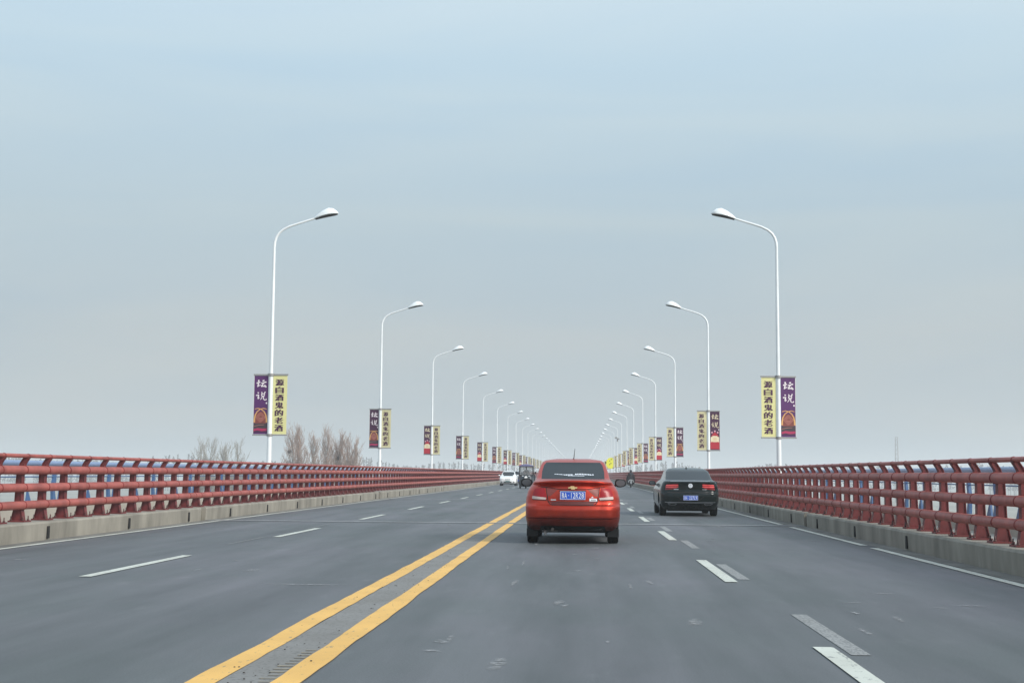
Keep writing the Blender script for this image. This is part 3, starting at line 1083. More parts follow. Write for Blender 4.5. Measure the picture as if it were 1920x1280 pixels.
class Car:
    def __init__(s, name, Lc, table, paint, zc=(1.15, 1.46), glass=M_glass, axles=(0.86, 3.36), tyre=0.31, track=0.735, bot=0.24, taper=.06):
        s.L, s.tab, s.paint = Lc, table, paint
        s.k = 1 - taper
        s.root = empty(name)
        z0, z1 = table[0][0], table[-1][0]
        zs = [z0 + (z1 - z0) * i / 60 for i in range(61)]
        for row in table:                       # keep the table's own heights exactly
            j = min(range(61), key=lambda q: abs(zs[q] - row[0]))
            zs[j] = row[0]
        zs = sorted(set(zs))
        rings = [car_ring(interp(table, z), z, Lc, taper) for z in zs]
        mb = MB()
        n = len(rings[0])
        mb.v = [p for r in rings for p in r]
        # index ranges around the ring
        iR0, iR1 = 0, NR
        sR0 = NR + NC
        sR1 = sR0 + NS
        f0 = sR1 + NC
        f1 = f0 + NR
        l0 = f1 + NC
        l1 = l0 + NS
        za, zb = zc
        for i in range(len(zs) - 1):
            zm = (zs[i] + zs[i + 1]) / 2
            for j in range(n):
                k = (j + 1) % n
                mi = 0
                if za < zm < zb:
                    if iR0 <= j < iR1:
                        mi = 1
                    elif f0 <= j < f1 and zm < zb + 0.0:
                        mi = 2
                    elif sR0 + 4 <= j < sR1 - 1 and j not in (sR0 + 13,) and zm < zb - 0.03:
                        mi = 3
                    elif l0 + 1 <= j < l1 - 4 and j not in (l0 + 12,) and zm < zb - 0.03:
                        mi = 4
                mb.f.append((i * n + j, i * n + k, (i + 1) * n + k, (i + 1) * n + j))
                mb.m.append(mi)
                mb.sm.append(True)
        mb.f.append(tuple(range(n))[::-1]); mb.m.append(0); mb.sm.append(False)
        o = (len(zs) - 1) * n
        mb.f.append(tuple(o + j for j in range(n))); mb.m.append(0); mb.sm.append(False)
        me = mb.mesh('body', [paint, glass, glass, glass, glass])
        ob = bpy.data.objects.new('body', me)
        col.objects.link(ob)
        cuts = []
        for x in (-1, 1):
            for ya in axles:
                c = MB()
                c.tube([(x * (track - .17), ya, tyre + .02), (x * (track + .5), ya, tyre + .02)], tyre + .055, 28)
                co = c.build('cut', paint)
                cuts.append(co)
                md = ob.modifiers.new('b', 'BOOLEAN')
                md.operation = 'DIFFERENCE'
                md.object = co
                md.solver = 'EXACT'
        dg = bpy.context.evaluated_depsgraph_get()
        dg.update()
        me2 = bpy.data.meshes.new_from_object(ob.evaluated_get(dg))
        bpy.data.objects.remove(ob)
        for c in cuts:
            bpy.data.objects.remove(c)
        # split the glass off into its own parts
        names = {0: 'body', 1: 'rear_window', 2: 'windscreen', 3: 'side_window', 4: 'side_window'}
        for mi, nm in names.items():
            bm = bmesh.new()
            bm.from_mesh(me2)
            bmesh.ops.delete(bm, geom=[f for f in bm.faces if f.material_index != mi], context='FACES')
            if mi:
                for v in bm.verts:
                    v.co += v.normal * 0.0
                ed = [f for f in bm.faces]
                bmesh.ops.solidify(bm, geom=ed, thickness=0.004)
            m3 = bpy.data.meshes.new(nm)
            mark_sharp(bm, 40)
            bm.to_mesh(m3)
            bm.free()
            m3.materials.clear()
            for p in m3.polygons:
                p.material_index = 0
                p.use_smooth = True
            m3.materials.append(paint if mi == 0 else glass)
            if len(m3.polygons) == 0:
                continue
            o3 = bpy.data.objects.new(nm, m3)
            col.objects.link(o3)
            o3.parent = s.root
            if mi == 0:
                s.body = o3
        bpy.data.meshes.remove(me2)
        # dark floor and cabin so nothing shows through
        q = MB()
        q.box((0, Lc / 2, bot - .005), (1.30, Lc - 1.3, .09))
        q.box((0, .55, bot + .08), (1.05, .6, .14))
        q.build('underbody', M_black, s.root)
        for x in (-track, track):
            for ya in axles:
                make_wheel(s.root, x, ya, tyre)
    def place(s, x, yrear, rz=0.0):
        s.root.location = (x, yrear, 0)
        s.root.rotation_euler = (0, 0, rz)
    def yr(s, x, z):
        W, Ry, Fy, cr, cf, bow = interp(s.tab, z)
        x = abs(x) / s.k
        wi = W - cr
        if x <= wi:
            return Ry + bow * (x / wi) ** 2
        t = min(1, (x - wi) / cr)
        return Ry + bow + cr * (1 - math.sqrt(max(0, 1 - t * t)))
    def yf(s, x, z):
        W, Ry, Fy, cr, cf, bow = interp(s.tab, z)
        x = abs(x) / s.k
        wi = W - cf
        if x <= wi:
            return Fy - bow * (x / wi) ** 2
        t = min(1, (x - wi) / cf)
        return Fy - bow - cf * (1 - math.sqrt(max(0, 1 - t * t)))
    def patch(s, corners, off=0.006, n=10, m=5, front=False, th=0.02, mb=None, mi=0):
        """four-corner patch (bl, br, tr, tl) laid on the rear (or front) surface"""
        mb = mb or MB()
        bl, br, tr, tl = corners
        rows = []
        for j in range(m + 1):
            v = j / m
            row = []
            for i in range(n + 1):
                u = i / n
                x = (bl[0] * (1 - u) + br[0] * u) * (1 - v) + (tl[0] * (1 - u) + tr[0] * u) * v
                z = (bl[1] * (1 - u) + br[1] * u) * (1 - v) + (tl[1] * (1 - u) + tr[1] * u) * v
                y = s.yf(x, z) + off if front else s.yr(x, z) - off
                row.append((x, y, z))
            rows.append(row)
        sg = -1 if front else 1
        vs = [p for r in rows for p in r]
        k = len(vs)
        vs += [(x, y + sg * th, z) for x, y, z in vs]
        w_ = n + 1
        fs = []
        for j in range(m):
            for i in range(n):
                a = j * w_ + i
                fs.append((a, a + 1, a + w_ + 1, a + w_))
        def side(idx):
            for a, b in zip(idx[:-1], idx[1:]):
                fs.append((a, b, b + k, a + k))
        side([i for i in range(w_)])
        side([m * w_ + i for i in range(w_)])
        side([j * w_ for j in range(m + 1)])
        side([j * w_ + n for j in range(m + 1)])
        mb.add(vs, fs, mi, True)
        return mb
    def strip(s, pts, w_=0.012, off=0.003, mb=None, front=False, sub=6, mi=0):
        mb = mb or MB()
        for (x0, z0), (x1, z1) in zip(pts[:-1], pts[1:]):
            l = math.hypot(x1 - x0, z1 - z0)
            nx, nz_ = -(z1 - z0) / l * w_ / 2, (x1 - x0) / l * w_ / 2
            s.patch([(x0 - nx, z0 - nz_), (x1 - nx, z1 - nz_), (x1 + nx, z1 + nz_), (x0 + nx, z0 + nz_)], off, sub, 1, front, 0.004, mb, mi)
        return mb
M_mirror = mat('mirror_glass', (.10, .11, .12), .25, spec=.3)
def mirror_part(car, x, y, z, m_=M_black, back=M_mirror, w_=.10, h_=.075, front=False):
    s = 1 if x > 0 else -1
    mb = MB()
    rings = []
    for t, k in ((-.06, .80), (-.055, 1.0), (.0, 1.0), (.05, .75), (.085, .25)):
        ring = []
        for j in range(16):
            a = 2 * math.pi * j / 16
            ca, sa = math.cos(a), math.sin(a)
            e = .75
            ring.append((x + s * math.copysign(abs(ca) ** e, ca) * w_ * k, y + t, z + math.copysign(abs(sa) ** e, sa) * h_ * k * (1.0 if ca * s < 0 else .88)))
        rings.append(ring)
    mb.loft(rings)
    mb.tube([(x - s * w_ * .8, y + .03, z - h_ * .5), (x - s * (w_ + .12), y + .06, z - h_ * 1.3)], .022, 8)
    o = mb.build('mirror', m_, car.root)
    g_ = MB()
    g_.loft([[(x + math.cos(2 * math.pi * j / 16) * w_ * .78, y - .062 - .002 * t, z + math.sin(2 * math.pi * j / 16) * h_ * .76) for j in range(16)] for t in (0, 1)])
    g_.build('mirror_glass', back, o)
    return o
def plate(car, z, text, w_=.44, h_=.14, off=.012):
    yv = min(car.yr(0, z - h_ / 2), car.yr(0, z + h_ / 2), car.yr(0, z)) - off
    mb = MB()
    mb.box((0, yv, z), (w_, .012, h_), 0)
    for a, b in (((0, z + h_ / 2 - .006), (w_ - .004, .006)), ((0, z - h_ / 2 + .006), (w_ - .004, .006)), ((-w_ / 2 + .006, z), (.006, h_ - .02)), ((w_ / 2 - .006, z), (.006, h_ - .02))):
        mb.box((a[0], yv - .0065, a[1]), (b[0], .003, b[1]), 1)
    o = mb.build('number_plate', [M_plateb, M_platew], car.root)
    t = MB()
    n = len(text)
    cw = (w_ - .05) / n
    x = -w_ / 2 + .025 + cw / 2
    for ch in text:
        if ch == '·':
            t.box((x, yv - .0085, z), (.012, .003, .012))
        else:
            hh = h_ * .66
            ww = cw * (.80 if ch not in '1' else .16)
            put_glyph(t, ch, x, z, yv - .0085, ww, hh, 0, bold=0.012)
        x += cw
    t.build('lettering', M_platew, o)
    return o

# ---- the red saloon in front
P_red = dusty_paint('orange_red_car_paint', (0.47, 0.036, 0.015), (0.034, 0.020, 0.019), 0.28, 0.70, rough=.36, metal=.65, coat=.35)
Lr = 4.25
red_tab = [  # z, half width, rear, front, rear corner, front corner, bow
    (0.24, .80, .26, Lr - .16, .30, .35, .06), (0.32, .84, .15, Lr - .05, .32, .38, .07), (0.42, .86, .06, Lr - .01, .34, .40, .08),
    (0.455, .865, .045, Lr, .34, .40, .08), (0.475, .868, .00, Lr, .34, .40, .08), (0.50, .868, -.012, Lr, .34, .40, .08), (0.62, .870, -.020, Lr, .34, .42, .08), (0.68, .870, -.005, Lr - .02, .33, .42, .08),
    (0.715, .870, .050, Lr - .04, .33, .42, .08), (0.76, .866, .060, Lr - .10, .33, .44, .08), (0.85, .855, .065, Lr - .32, .33, .45, .08), (0.95, .828, .080, Lr - .85, .34, .43, .08),
    (1.02, .790, .100, Lr - 1.10, .36, .38, .08), (1.055, .765, .120, Lr - 1.18, .37, .36, .08), (1.085, .745, .075, Lr - 1.24, .37, .34, .08), (1.105, .732, .055, Lr - 1.28, .37, .32, .07),
    (1.125, .715, .10, Lr - 1.32, .34, .30, .08), (1.145, .700, .30, Lr - 1.36, .24, .28, .10), (1.165, .685, .52, Lr - 1.40, .10, .20, .12),
    (1.30, .650, .86, Lr - 1.62, .07, .14, .10), (1.42, .610, 1.16, Lr - 1.84, .06, .12, .08), (1.475, .585, 1.28, Lr - 1.96, .08, .12, .08),
    (1.515, .53, 1.42, Lr - 2.10, .12, .12, .06), (1.535, .44, 1.55, Lr - 2.24, .10, .12, .04), (1.546, .32, 1.68, Lr - 2.36, .08, .08, .02)]
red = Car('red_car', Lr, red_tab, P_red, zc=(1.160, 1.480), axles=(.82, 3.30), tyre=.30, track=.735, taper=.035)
tag(red.root, 'orange-red four-door saloon with a blue number plate driving directly ahead', 'car', 'cars on the bridge')
for s in (-1, 1):
    def P(x, z):
        return (s * x, z)
    def quad(a, b, c, d):
        q = [P(*a), P(*b), P(*c), P(*d)]
        return q if s > 0 else [q[1], q[0], q[3], q[2]]
    tl = red.patch(quad((.475, .836), (.81, .870), (.785, .985), (.51, 1.010)), .008, 12, 6).build('tail_light', M_tail, red.root)
    red.patch(quad((.485, .797), (.72, .806), (.80, .868), (.475, .833)), .007, 12, 3).build('reversing_lens', M_tailw, tl)
    red.strip([P(.47, .79), P(.725, .797), P(.805, .865)], .014, .0045).build('trim', M_gap, tl)
    # diagonal crease facet between light and plate
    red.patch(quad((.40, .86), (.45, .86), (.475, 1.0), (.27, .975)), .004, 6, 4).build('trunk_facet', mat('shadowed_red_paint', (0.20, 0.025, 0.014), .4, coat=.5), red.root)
mb = red.strip([(-.48, 1.012), (-.455, .84), (-.445, .775), (-.41, .72), (-.36, .705), (.36, .705), (.41, .72), (.445, .775), (.455, .84), (.48, 1.012)], .016)
red.strip([(-.72, 1.03), (-.48, 1.018), (-.25, .985), (.25, .985), (.48, 1.018), (.72, 1.03)], .014, .003, mb)
mb.build('panel_gap', M_gap, red.root)
red.patch([(-.36, .712), (.36, .712), (.43, .77), (-.43, .77)], .002, 12, 2).build('lower_boot_recess_shade', mat('recess_shade_red', (0.10, 0.010, 0.008), .5), red.root)  # shade of the boot recess, painted as a darker red patch
# spoiler lip
mb = MB()
rings = []
for i in range(25):
    u = -1 + 2 * i / 24
    x = .66 * u
    zt = 1.140 - .035 * abs(u) ** 3
    y = red.yr(x, 1.09) - .040
    h = .040 * (1 - .5 * abs(u) ** 4)
    rings.append([(x, y - .005, zt), (x, y + .16, zt + .006), (x, y + .14, zt - .02), (x, y + .03, zt - h), (x, y - .008, zt - h * .6)])
mb.loft(rings)
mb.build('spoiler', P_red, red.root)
# emblem
e = MB()
fr = lambda u, v, t: (u, red.yr(0, 1.012) - .010 - t, 1.012 + v)
e.prism([(-.085, -.012), (-.028, -.012), (-.028, -.030), (.040, -.030), (.040, -.012), (.072, -.012), (.085, .012), (.028, .012), (.028, .030), (-.040, .030), (-.040, .012), (-.072, .012)], 0, .012, fr)
e.build('emblem', M_gold, red.root)
plate(red, .875, '豫A·12R28', .455, .15)
pf = MB(); red.strip([(-.24, .955), (.24, .955)], .02, .008, pf); pf.build('plate_lamp_trim', M_gap, red.root)
for pts, nm in (([(-.395, .795), (-.30, .795)], .018), ):
    red.strip(pts, nm, .006).build('badge', M_chrome, red.root)
st = MB()
red.patch([(.30, .775), (.44, .775), (.43, .82), (.30, .825)], .006, 6, 2, mb=st, mi=0)
red.patch([(.325, .785), (.42, .785), (.415, .808), (.325, .81)], .0085, 4, 2, mb=st, mi=1)
st.add([(.33, red.yr(.35, .84) - .007, .835), (.375, red.yr(.35, .84) - .007, .835), (.352, red.yr(.35, .85) - .007, .862)], [(0, 1, 2)], 0)
st.build('sticker', [M_platew, mat('sticker_grey', (.35, .36, .36), .6)], red.root)
# rear window lettering: an unreadable row of small pale marks, as in the photo
def win_y(x, z):
    return red.yr(x, z) - .004
mk = MB()
rnd = random.Random(11)
x = -.34
while x < .36:
    w_ = rnd.uniform(.018, .036)
    if not -.03 < x < .03:
        zc = 1.247 + (.004 if x > 0 else 0) + .006 * math.sin(x * 14)
        h = .012 if x < -.18 else .020
        for a, b in ((0, .45), (.55, 1)):
            xa, xb = x + w_ * a, x + w_ * b
            dz = rnd.uniform(-.003, .003)
            mk.add([(xa, win_y(xa, zc - h / 2), zc - h / 2 + dz), (xb, win_y(xb, zc - h / 2), zc - h / 2), (xb, win_y(xb, zc + h / 2), zc + h / 2 - dz), (xa, win_y(xa, zc + h / 2), zc + h / 2)], [(0, 1, 2, 3)])
    x += w_ + .010
x = -.09
while x < .20:
    w_ = rnd.uniform(.008, .02)
    mk.add([(x, win_y(x, 1.222), 1.222), (x + w_, win_y(x, 1.222), 1.222), (x + w_, win_y(x, 1.232), 1.232), (x, win_y(x, 1.232), 1.232)], [(0, 1, 2, 3)])
    x += w_ + .006
mk.build('window_sticker', M_platew, red.root)
# antenna, exhaust, mudflaps, mirrors, lower valance
mb = MB(); mb.tube([(-.02, 1.9, 1.53), (.01, 1.75, 1.56), (.03, 1.62, 1.74)], [.012, .008, .004], 6); mb.build('antenna', M_black, red.root)
mb = MB(); mb.tube([(-.36, .02, .27), (-.36, .5, .27)], .028, 12); mb.tube([(-.36, .25, .28), (-.36, .6, .28)], .09, 12, squash=[(.7, 1.6)] * 2); mb.build('exhaust', mat('sooty_steel', (.05, .048, .045), .6, metal=.4), red.root)
red.patch([(-.60, .242), (.60, .242), (.57, .325), (-.57, .325)], .010, 14, 3).build('rear_valance', M_black, red.root)
for s in (-1, 1):
    mirror_part(red, s * .93, 2.72, 1.085, w_=.115, h_=.085)
    mb = MB(); mb.box((s * .735, .44, .20), (.20, .012, .14)); mb.build('mud_flap', M_black, red.root)
hook = MB(); hook.tube([(-.50, .50, .24), (-.50, .48, .15)], [.03, .02], 8); hook.tube([(-.56, .5, .235), (-.44, .5, .235)], .02, 6); hook.build('suspension_arm', M_rim, red.root)
# headlights at the far end
for s in (-1, 1):
    red.patch([(s * .45, .62), (s * .75, .62), (s * .78, .72), (s * .5, .70)], .006, 8, 3, front=True).build('headlight', M_tailw, red.root)
red.place(-.14, 24.0)

# ---- the black saloon in the right lane
P_blk = dusty_paint('black_green_car_paint', (0.007, 0.012, 0.012), (0.020, 0.022, 0.022), 0.16, 0.40, rough=.14, metal=.0, coat=.0)
P_blk.node_tree.nodes['Principled BSDF'].inputs['Specular IOR Level'].default_value = 0.32
Lb = 4.80
blk_tab = [
    (0.20, .82, .24, Lb - .18, .30, .35, .06), (0.30, .87, .13, Lb - .06, .32, .40, .08), (0.40, .905, .03, Lb - .02, .34, .42, .09), (0.46, .915, -.01, Lb, .34, .44, .09),
    (0.60, .920, -.015, Lb - .01, .34, .44, .09), (0.70, .922, .0, Lb - .04, .34, .44, .09), (0.73, .922, .035, Lb - .08, .33, .44, .09), (0.80, .918, .05, Lb - .22, .33, .46, .09),
    (0.92, .885, .05, Lb - .80, .33, .46, .09), (1.00, .850, .035, Lb - 1.12, .34, .42, .09), (1.04, .825, .02, Lb - 1.22, .34, .40, .09), (1.065, .80, .07, Lb - 1.28, .30, .36, .10),
    (1.085, .765, .28, Lb - 1.33, .22, .32, .12), (1.10, .735, .42, Lb - 1.38, .12, .22, .13), (1.25, .69, .86, Lb - 1.75, .10, .20, .11), (1.36, .665, 1.18, Lb - 2.02, .10, .18, .10),
    (1.42, .61, 1.40, Lb - 2.15, .12, .16, .08), (1.455, .53, 1.60, Lb - 2.3, .14, .16, .06), (1.475, .42, 1.80, Lb - 2.45, .12, .12, .04), (1.485, .30, 1.95, Lb - 2.6, .08, .08, .02)]
blk = Car('black_car', Lb, blk_tab, P_blk, zc=(1.11, 1.40), axles=(1.02, 3.82), tyre=.325, track=.785, bot=.2)
tag(blk.root, 'glossy black saloon with its tail lights glowing in the right lane beside the red railing', 'car', 'cars on the bridge')
M_tail_on = mat('lit_tail_strip', (0.75, .10, .10), .3)
_b = M_tail_on.node_tree.nodes['Principled BSDF']
_b.inputs['Emission Color'].default_value = (1, .12, .10, 1)
_b.inputs['Emission Strength'].default_value = 0.3
for s in (-1, 1):
    def P(x, z):
        return (s * x, z)
    def quad(a, b, c, d):
        q = [P(*a), P(*b), P(*c), P(*d)]
        return q if s > 0 else [q[1], q[0], q[3], q[2]]
    tl = blk.patch(quad((.42, .835), (.82, .79), (.835, .95), (.365, .99)), .008, 12, 5).build('tail_light', mat('dark_tail_lens', (.20, .010, .014), .25, coat=.3), blk.root)
    lt = MB()
    blk.patch(quad((.37, .935), (.74, .93), (.72, .950), (.365, .950)), .012, 10, 1, mb=lt)
    blk.patch(quad((.365, .888), (.74, .880), (.74, .900), (.365, .902)), .012, 10, 1, mb=lt)
    lt.build('light_strip', M_tail_on, tl)
    blk.strip([P(.36, .815), P(.50, .815)], .018, .006).build('badge', M_chrome, blk.root)
    ex = MB()
    pts = [P(.42, .385), P(.68, .395), P(.62, .345), P(.46, .34), P(.42, .385)]
    blk.strip(pts, .014, .008, ex)
    ex.build('exhaust_trim', M_chrome, blk.root)
    mirror_part(blk, s * 1.0, 3.05, .99, P_blk, w_=.11, h_=.075)
blk.strip([(-.86, .44), (-.70, .425), (0, .42), (.70, .425), (.86, .44)], .020, .010, sub=12).build('bumper_chrome_strip', M_chrome, blk.root)
blk.strip([(-.60, 1.072), (0, 1.078), (.60, 1.072)], .014, .004, sub=12).build('boot_edge_trim', mat('boot_edge_grey', (.25, .27, .28), .3), blk.root)
mb = blk.strip([(-.80, .735), (-.40, .725), (.40, .725), (.80, .735)], .012)
blk.strip([(-.40, .60), (-.28, .50), (.28, .50), (.40, .60)], .010, mb=mb)
mb.build('panel_gap', M_gap, blk.root)
e = MB()
yb = blk.yr(0, .93) - .016
for r0, r1 in ((.046, .064),):
    n = 24
    e.add([(r * math.cos(2 * math.pi * i / n), yb, .93 + r * math.sin(2 * math.pi * i / n)) for r in (r0, r1) for i in range(n)], [(i, (i + 1) % n, n + (i + 1) % n, n + i) for i in range(n)])
def seg_(x0, z0, x1, z1):
    stroke(e, [(x0, .93 + z0), (x1, .93 + z1)], .012, .012, yb - .001)
seg_(-.026, .040, -.005, .004); seg_(.026, .040, .005, .004)
seg_(-.044, .018, -.022, -.040); seg_(-.022, -.040, 0, 0); seg_(0, 0, .022, -.040); seg_(.022, -.040, .044, .018)
em = e.build('emblem', M_platew, blk.root)
e2 = MB(); e2.tube([(0, yb + .004, .93), (0, yb + .03, .93)], .066, 20); e2.build('emblem_disc', mat('emblem_grey', (.42, .44, .46), .3, metal=.5), blk.root)
plate(blk, .565, '豫A·227L9', .44, .14)
mb = MB(); mb.tube([(0, 1.75, 1.46), (0, 1.62, 1.50)], [.03, .012], 8); mb.build('antenna', P_blk, blk.root)
for s in (-1, 1):
    blk.patch([(s * .45, .62), (s * .78, .62), (s * .8, .72), (s * .5, .70)], .006, 8, 3, front=True).build('headlight', M_tailw, blk.root)
blk.place(3.34, 41.0)

# ---- the white saloon coming the other way
P_wht = dusty_paint('white_car_paint', (0.86, 0.87, 0.86), (.45, .44, .42), .15, .35, metal=0)
wht_tab = [(r[0] - (.05 if r[0] > 1.2 else 0), r[1], r[2], r[3] + .02, r[4], r[5] * (.8 if r[0] < 1.1 else .4), r[6]) for r in red_tab]
def oncoming(name, tab, Lc, paint, simple=False):
    c = Car(name, Lc, tab, paint, zc=(1.0, 1.405), axles=(.82, 3.30), tyre=.30, track=.735)
    for s in (-1, 1):
        q = [(s * .42, .66), (s * .76, .69), (s * .74, .76), (s * .44, .72)]
        q = q if s > 0 else [q[1], q[0], q[3], q[2]]
        c.patch(q, .008, 8, 3, front=True).build('headlight', M_tailw if not simple else M_lens, c.root)
        c.patch([(s * .62 - .07, .36), (s * .62 + .07, .36), (s * .62 + .06, .44), (s * .62 - .06, .44)], .008, 4, 2, front=True).build('fog_light', M_black, c.root)
        mirror_part(c, s * .94, 2.75, 1.05, paint, w_=.10, h_=.07)
    c.patch([(-.36, .34), (.36, .34), (.42, .44), (-.42, .44)], .010, 10, 2, front=True).build('bumper_intake', M_black, c.root)
    c.patch([(-.26, .61), (.26, .61), (.30, .68), (-.30, .68)], .008, 10, 2, front=True).build('grille', mat('grille_grey', (.10, .11, .10), .4), c.root)
    y = c.yf(0, .5) + .012
    mb = MB(); mb.box((0, y, .46), (.44, .012, .13)); mb.build('number_plate', M_plateb if simple else mat('faded_plate', (.10, .18, .18), .5), c.root)
    mb = MB(); mb.add([(-.06, c.yf(0, .645) + .016, .635), (.06, c.yf(0, .645) + .016, .635), (0, c.yf(0, .66) + .016, .69)], [(0, 1, 2)]); mb.build('emblem', M_black, c.root)
    return c
wc = oncoming('white_car', wht_tab, Lr + .02, P_wht)
tag(wc.root, 'white saloon coming towards the camera next to the left railing', 'car', 'cars on the bridge')
wc.place(-7.35, 135.0 + Lr, math.pi)
P_gry = mat('dark_grey_car_paint', (.07, .08, .10), .3, metal=.4, coat=.6)
gc = oncoming('grey_car', wht_tab, Lr + .02, P_gry, True)
tag(gc.root, 'dark grey car half hidden behind the white saloon and the three-wheeler', 'car', 'cars on the bridge')
gc.place(-7.25, 152.0 + Lr, math.pi)


# ------------------------------------------------------------------ people: one skinned body each
def figure(name, chains, parent=None, mats_=None, subdiv=1):
    """chains: lists of (x, y, z, radius); the first point of a later chain may repeat an earlier joint"""
    verts, edges, rad = [], [], []
    idx = {}
    for ch in chains:
        prev = None
        for (x, y, z, r) in ch:
            k = (round(x, 3), round(y, 3), round(z, 3))
            if k not in idx:
                idx[k] = len(verts)
                verts.append((x, y, z))
                rad.append(r)
            if prev is not None and prev != idx[k]:
                edges.append((prev, idx[k]))
            prev = idx[k]
    me = bpy.data.meshes.new(name)
    me.from_pydata(verts, edges, [])
    o = bpy.data.objects.new(name, me)
    col.objects.link(o)
    sk = o.modifiers.new('skin', 'SKIN')
    for i, v in enumerate(me.skin_vertices[0].data):
        v.radius = (rad[i], rad[i])
        v.use_root = (i == 0)
    sb = o.modifiers.new('sub', 'SUBSURF')
    sb.levels = sb.render_levels = subdiv
    dg = bpy.context.evaluated_depsgraph_get()
    dg.update()
    m2 = bpy.data.meshes.new_from_object(o.evaluated_get(dg))
    bpy.data.objects.remove(o)
    m2.materials.clear()
    for q in (mats_ or []):
        m2.materials.append(q)
    for p in m2.polygons:
        p.use_smooth = True
    ob = bpy.data.objects.new(name, m2)
    col.objects.link(ob)
    if parent:
        ob.parent = parent
    return ob
def hand(x, y, z, s, dy):
    """five separate fingers closed round a grip that runs along x"""
    out_ = []
    palm = (x, y, z, .030)
    for i, (dx, l) in enumerate(((-.030, .026), (-.010, .030), (.010, .028), (.030, .022))):
        out_.append([palm, (x + dx, y + dy * .045, z + .018, .009), (x + dx, y + dy * (.055 + l * .5), z - .004, .0085), (x + dx, y + dy * .045, z - .030, .008)])
    out_.append([palm, (x - s * .038, y + dy * .015, z - .008, .010), (x - s * .034, y + dy * .038, z - .026, .009)])
    return out_
M_skin = mat('skin', (.42, .24, .17), .55)
M_jack = mat('dark_jacket', (.020, .022, .030), .8, noise=.3, nscale=14)
M_helm = mat('black_helmet', (.014, .014, .016), .2, coat=.6)
# rider seen from behind; scooter heading away (+y)
def rider(x, y):
    o = [[(0, 0, .84, .15), (0, .03, 1.00, .155), (0, .05, 1.17, .165), (0, .06, 1.32, .145), (0, .075, 1.40, .065), (0, .09, 1.47, .085), (0, .10, 1.56, .095), (0, .10, 1.63, .06)]]
    for s in (-1, 1):
        o.append([(0, .06, 1.32, .145), (s * .19, .06, 1.33, .085), (s * .27, .18, 1.12, .062), (s * .25, .42, 1.00, .045), (s * .28, .50, 1.01, .030)])
        o += hand(s * .28, .50, 1.01, s, 1)
        o.append([(0, 0, .84, .15), (s * .12, .04, .80, .115), (s * .21, .38, .74, .085), (s * .19, .42, .42, .062), (s * .17, .40, .22, .045), (s * .17, .54, .20, .04)])
    b = figure('person', o, None, [M_jack])
    b.location = (x, y, 0)
    h = MB()
    rings = []
    for k in range(9):
        a = math.pi * (k / 8 - .5)
        rings.append([(.135 * math.cos(a) * math.cos(2 * math.pi * j / 16), .10 + .15 * math.cos(a) * math.sin(2 * math.pi * j / 16), 1.585 + .135 * math.sin(a)) for j in range(16)])
    h.loft(rings)
    h.build('helmet', M_helm, b)
    tag(b, 'rider in dark jacket and black helmet, seen from behind on a scooter', 'person')
    return b
RX, RY = 4.85, 130.0
rider(RX, RY)
sct = empty('scooter', (RX, RY, 0))
tag(sct, 'dark scooter with a pale rear mudguard ridden away along the right edge line', 'scooter')
def thin_wheel(parent, y, r=.24, w_=.09, x=0.0, nm='wheel'):
    e = MB()
    n = 20
    prof = [(-w_ / 2, r * .7), (-w_ / 2 * .9, r * .93), (0, r), (w_ / 2 * .9, r * .93), (w_ / 2, r * .7)]
    e.loft([[(x + px, y + pr * math.cos(2 * math.pi * j / n), r + pr * math.sin(2 * math.pi * j / n)) for j in range(n)] for px, pr in prof])
    wv = e.build(nm, M_tyre, parent)
    q = MB(); q.tube([(x - w_ * .3, y, r), (x + w_ * .3, y, r)], r * .68, 16); q.build('rim', M_rim, wv)
thin_wheel(sct, -.42); thin_wheel(sct, .86)
mb = MB()
n = 14
rings = []
for z, w_, y0 in ((.30, .34, .62), (.50, .41, .58), (.80, .43, .54), (1.02, .40, .52), (1.12, .33, .55)):
    rings.append([(w_ * math.sin(math.pi * (j / n - .5)), y0 + .16 * math.cos(math.pi * (j / n - .5)), z) for j in range(n + 1)] + [(w_ * .94 * math.sin(math.pi * (.5 - j / n)), y0 - .03 + .15 * math.cos(math.pi * (.5 - j / n)), z) for j in range(n + 1)])
mb.loft(rings)
mb.build('wind_quilt', mat('dark_quilt', (.015, .017, .022), .85), sct)
mb = MB()
rings = []
for y, z, w_, h in ((-.62, .62, .07, .06), (-.45, .60, .15, .13), (-.15, .58, .17, .17), (.12, .50, .16, .18), (.25, .36, .14, .10)):
    rings.append([(w_ * math.cos(2 * math.pi * j / 12), y, z + h * math.sin(2 * math.pi * j / 12)) for j in range(12)])
mb.loft(rings); mb.box((0, .42, .30), (.30, .50, .06))
mb.build('body', M_black, sct)
mb = MB(); mb.prism([(.60, .28), (.64, .28), (.80, .95), (.74, .97)], -.22, .22, lambda u, v, t: (t, u, v)); mb.build('leg_shield', M_black, sct)
mb = MB(); mb.loft([[(w_ * math.cos(2 * math.pi * j / 12), y, .765 + h * math.sin(2 * math.pi * j / 12)) for j in range(12)] for y, w_, h in ((-.5, .08, .03), (-.35, .13, .05), (.1, .13, .05), (.22, .08, .03))]); mb.build('seat', M_black, sct)
mb = MB(); mb.tube([(0, .86, .25), (0, .70, 1.0)], .03, 8); mb.tube([(-.34, .57, 1.0), (0, .66, 1.03), (.34, .57, 1.0)], .016, 8); mb.build('handlebar', M_black, sct)
M_pale = mat('pale_mudguard', (.62, .63, .62), .5)
mb = MB(); mb.loft([[(w_ * math.cos(2 * math.pi * j / 14), y, .50 + h * math.sin(2 * math.pi * j / 14)) for j in range(14)] for y, w_, h in ((-.70, .07, .14), (-.66, .09, .17), (-.60, .09, .17))]); mb.build('rear_mudguard', M_pale, sct)
mb = MB()
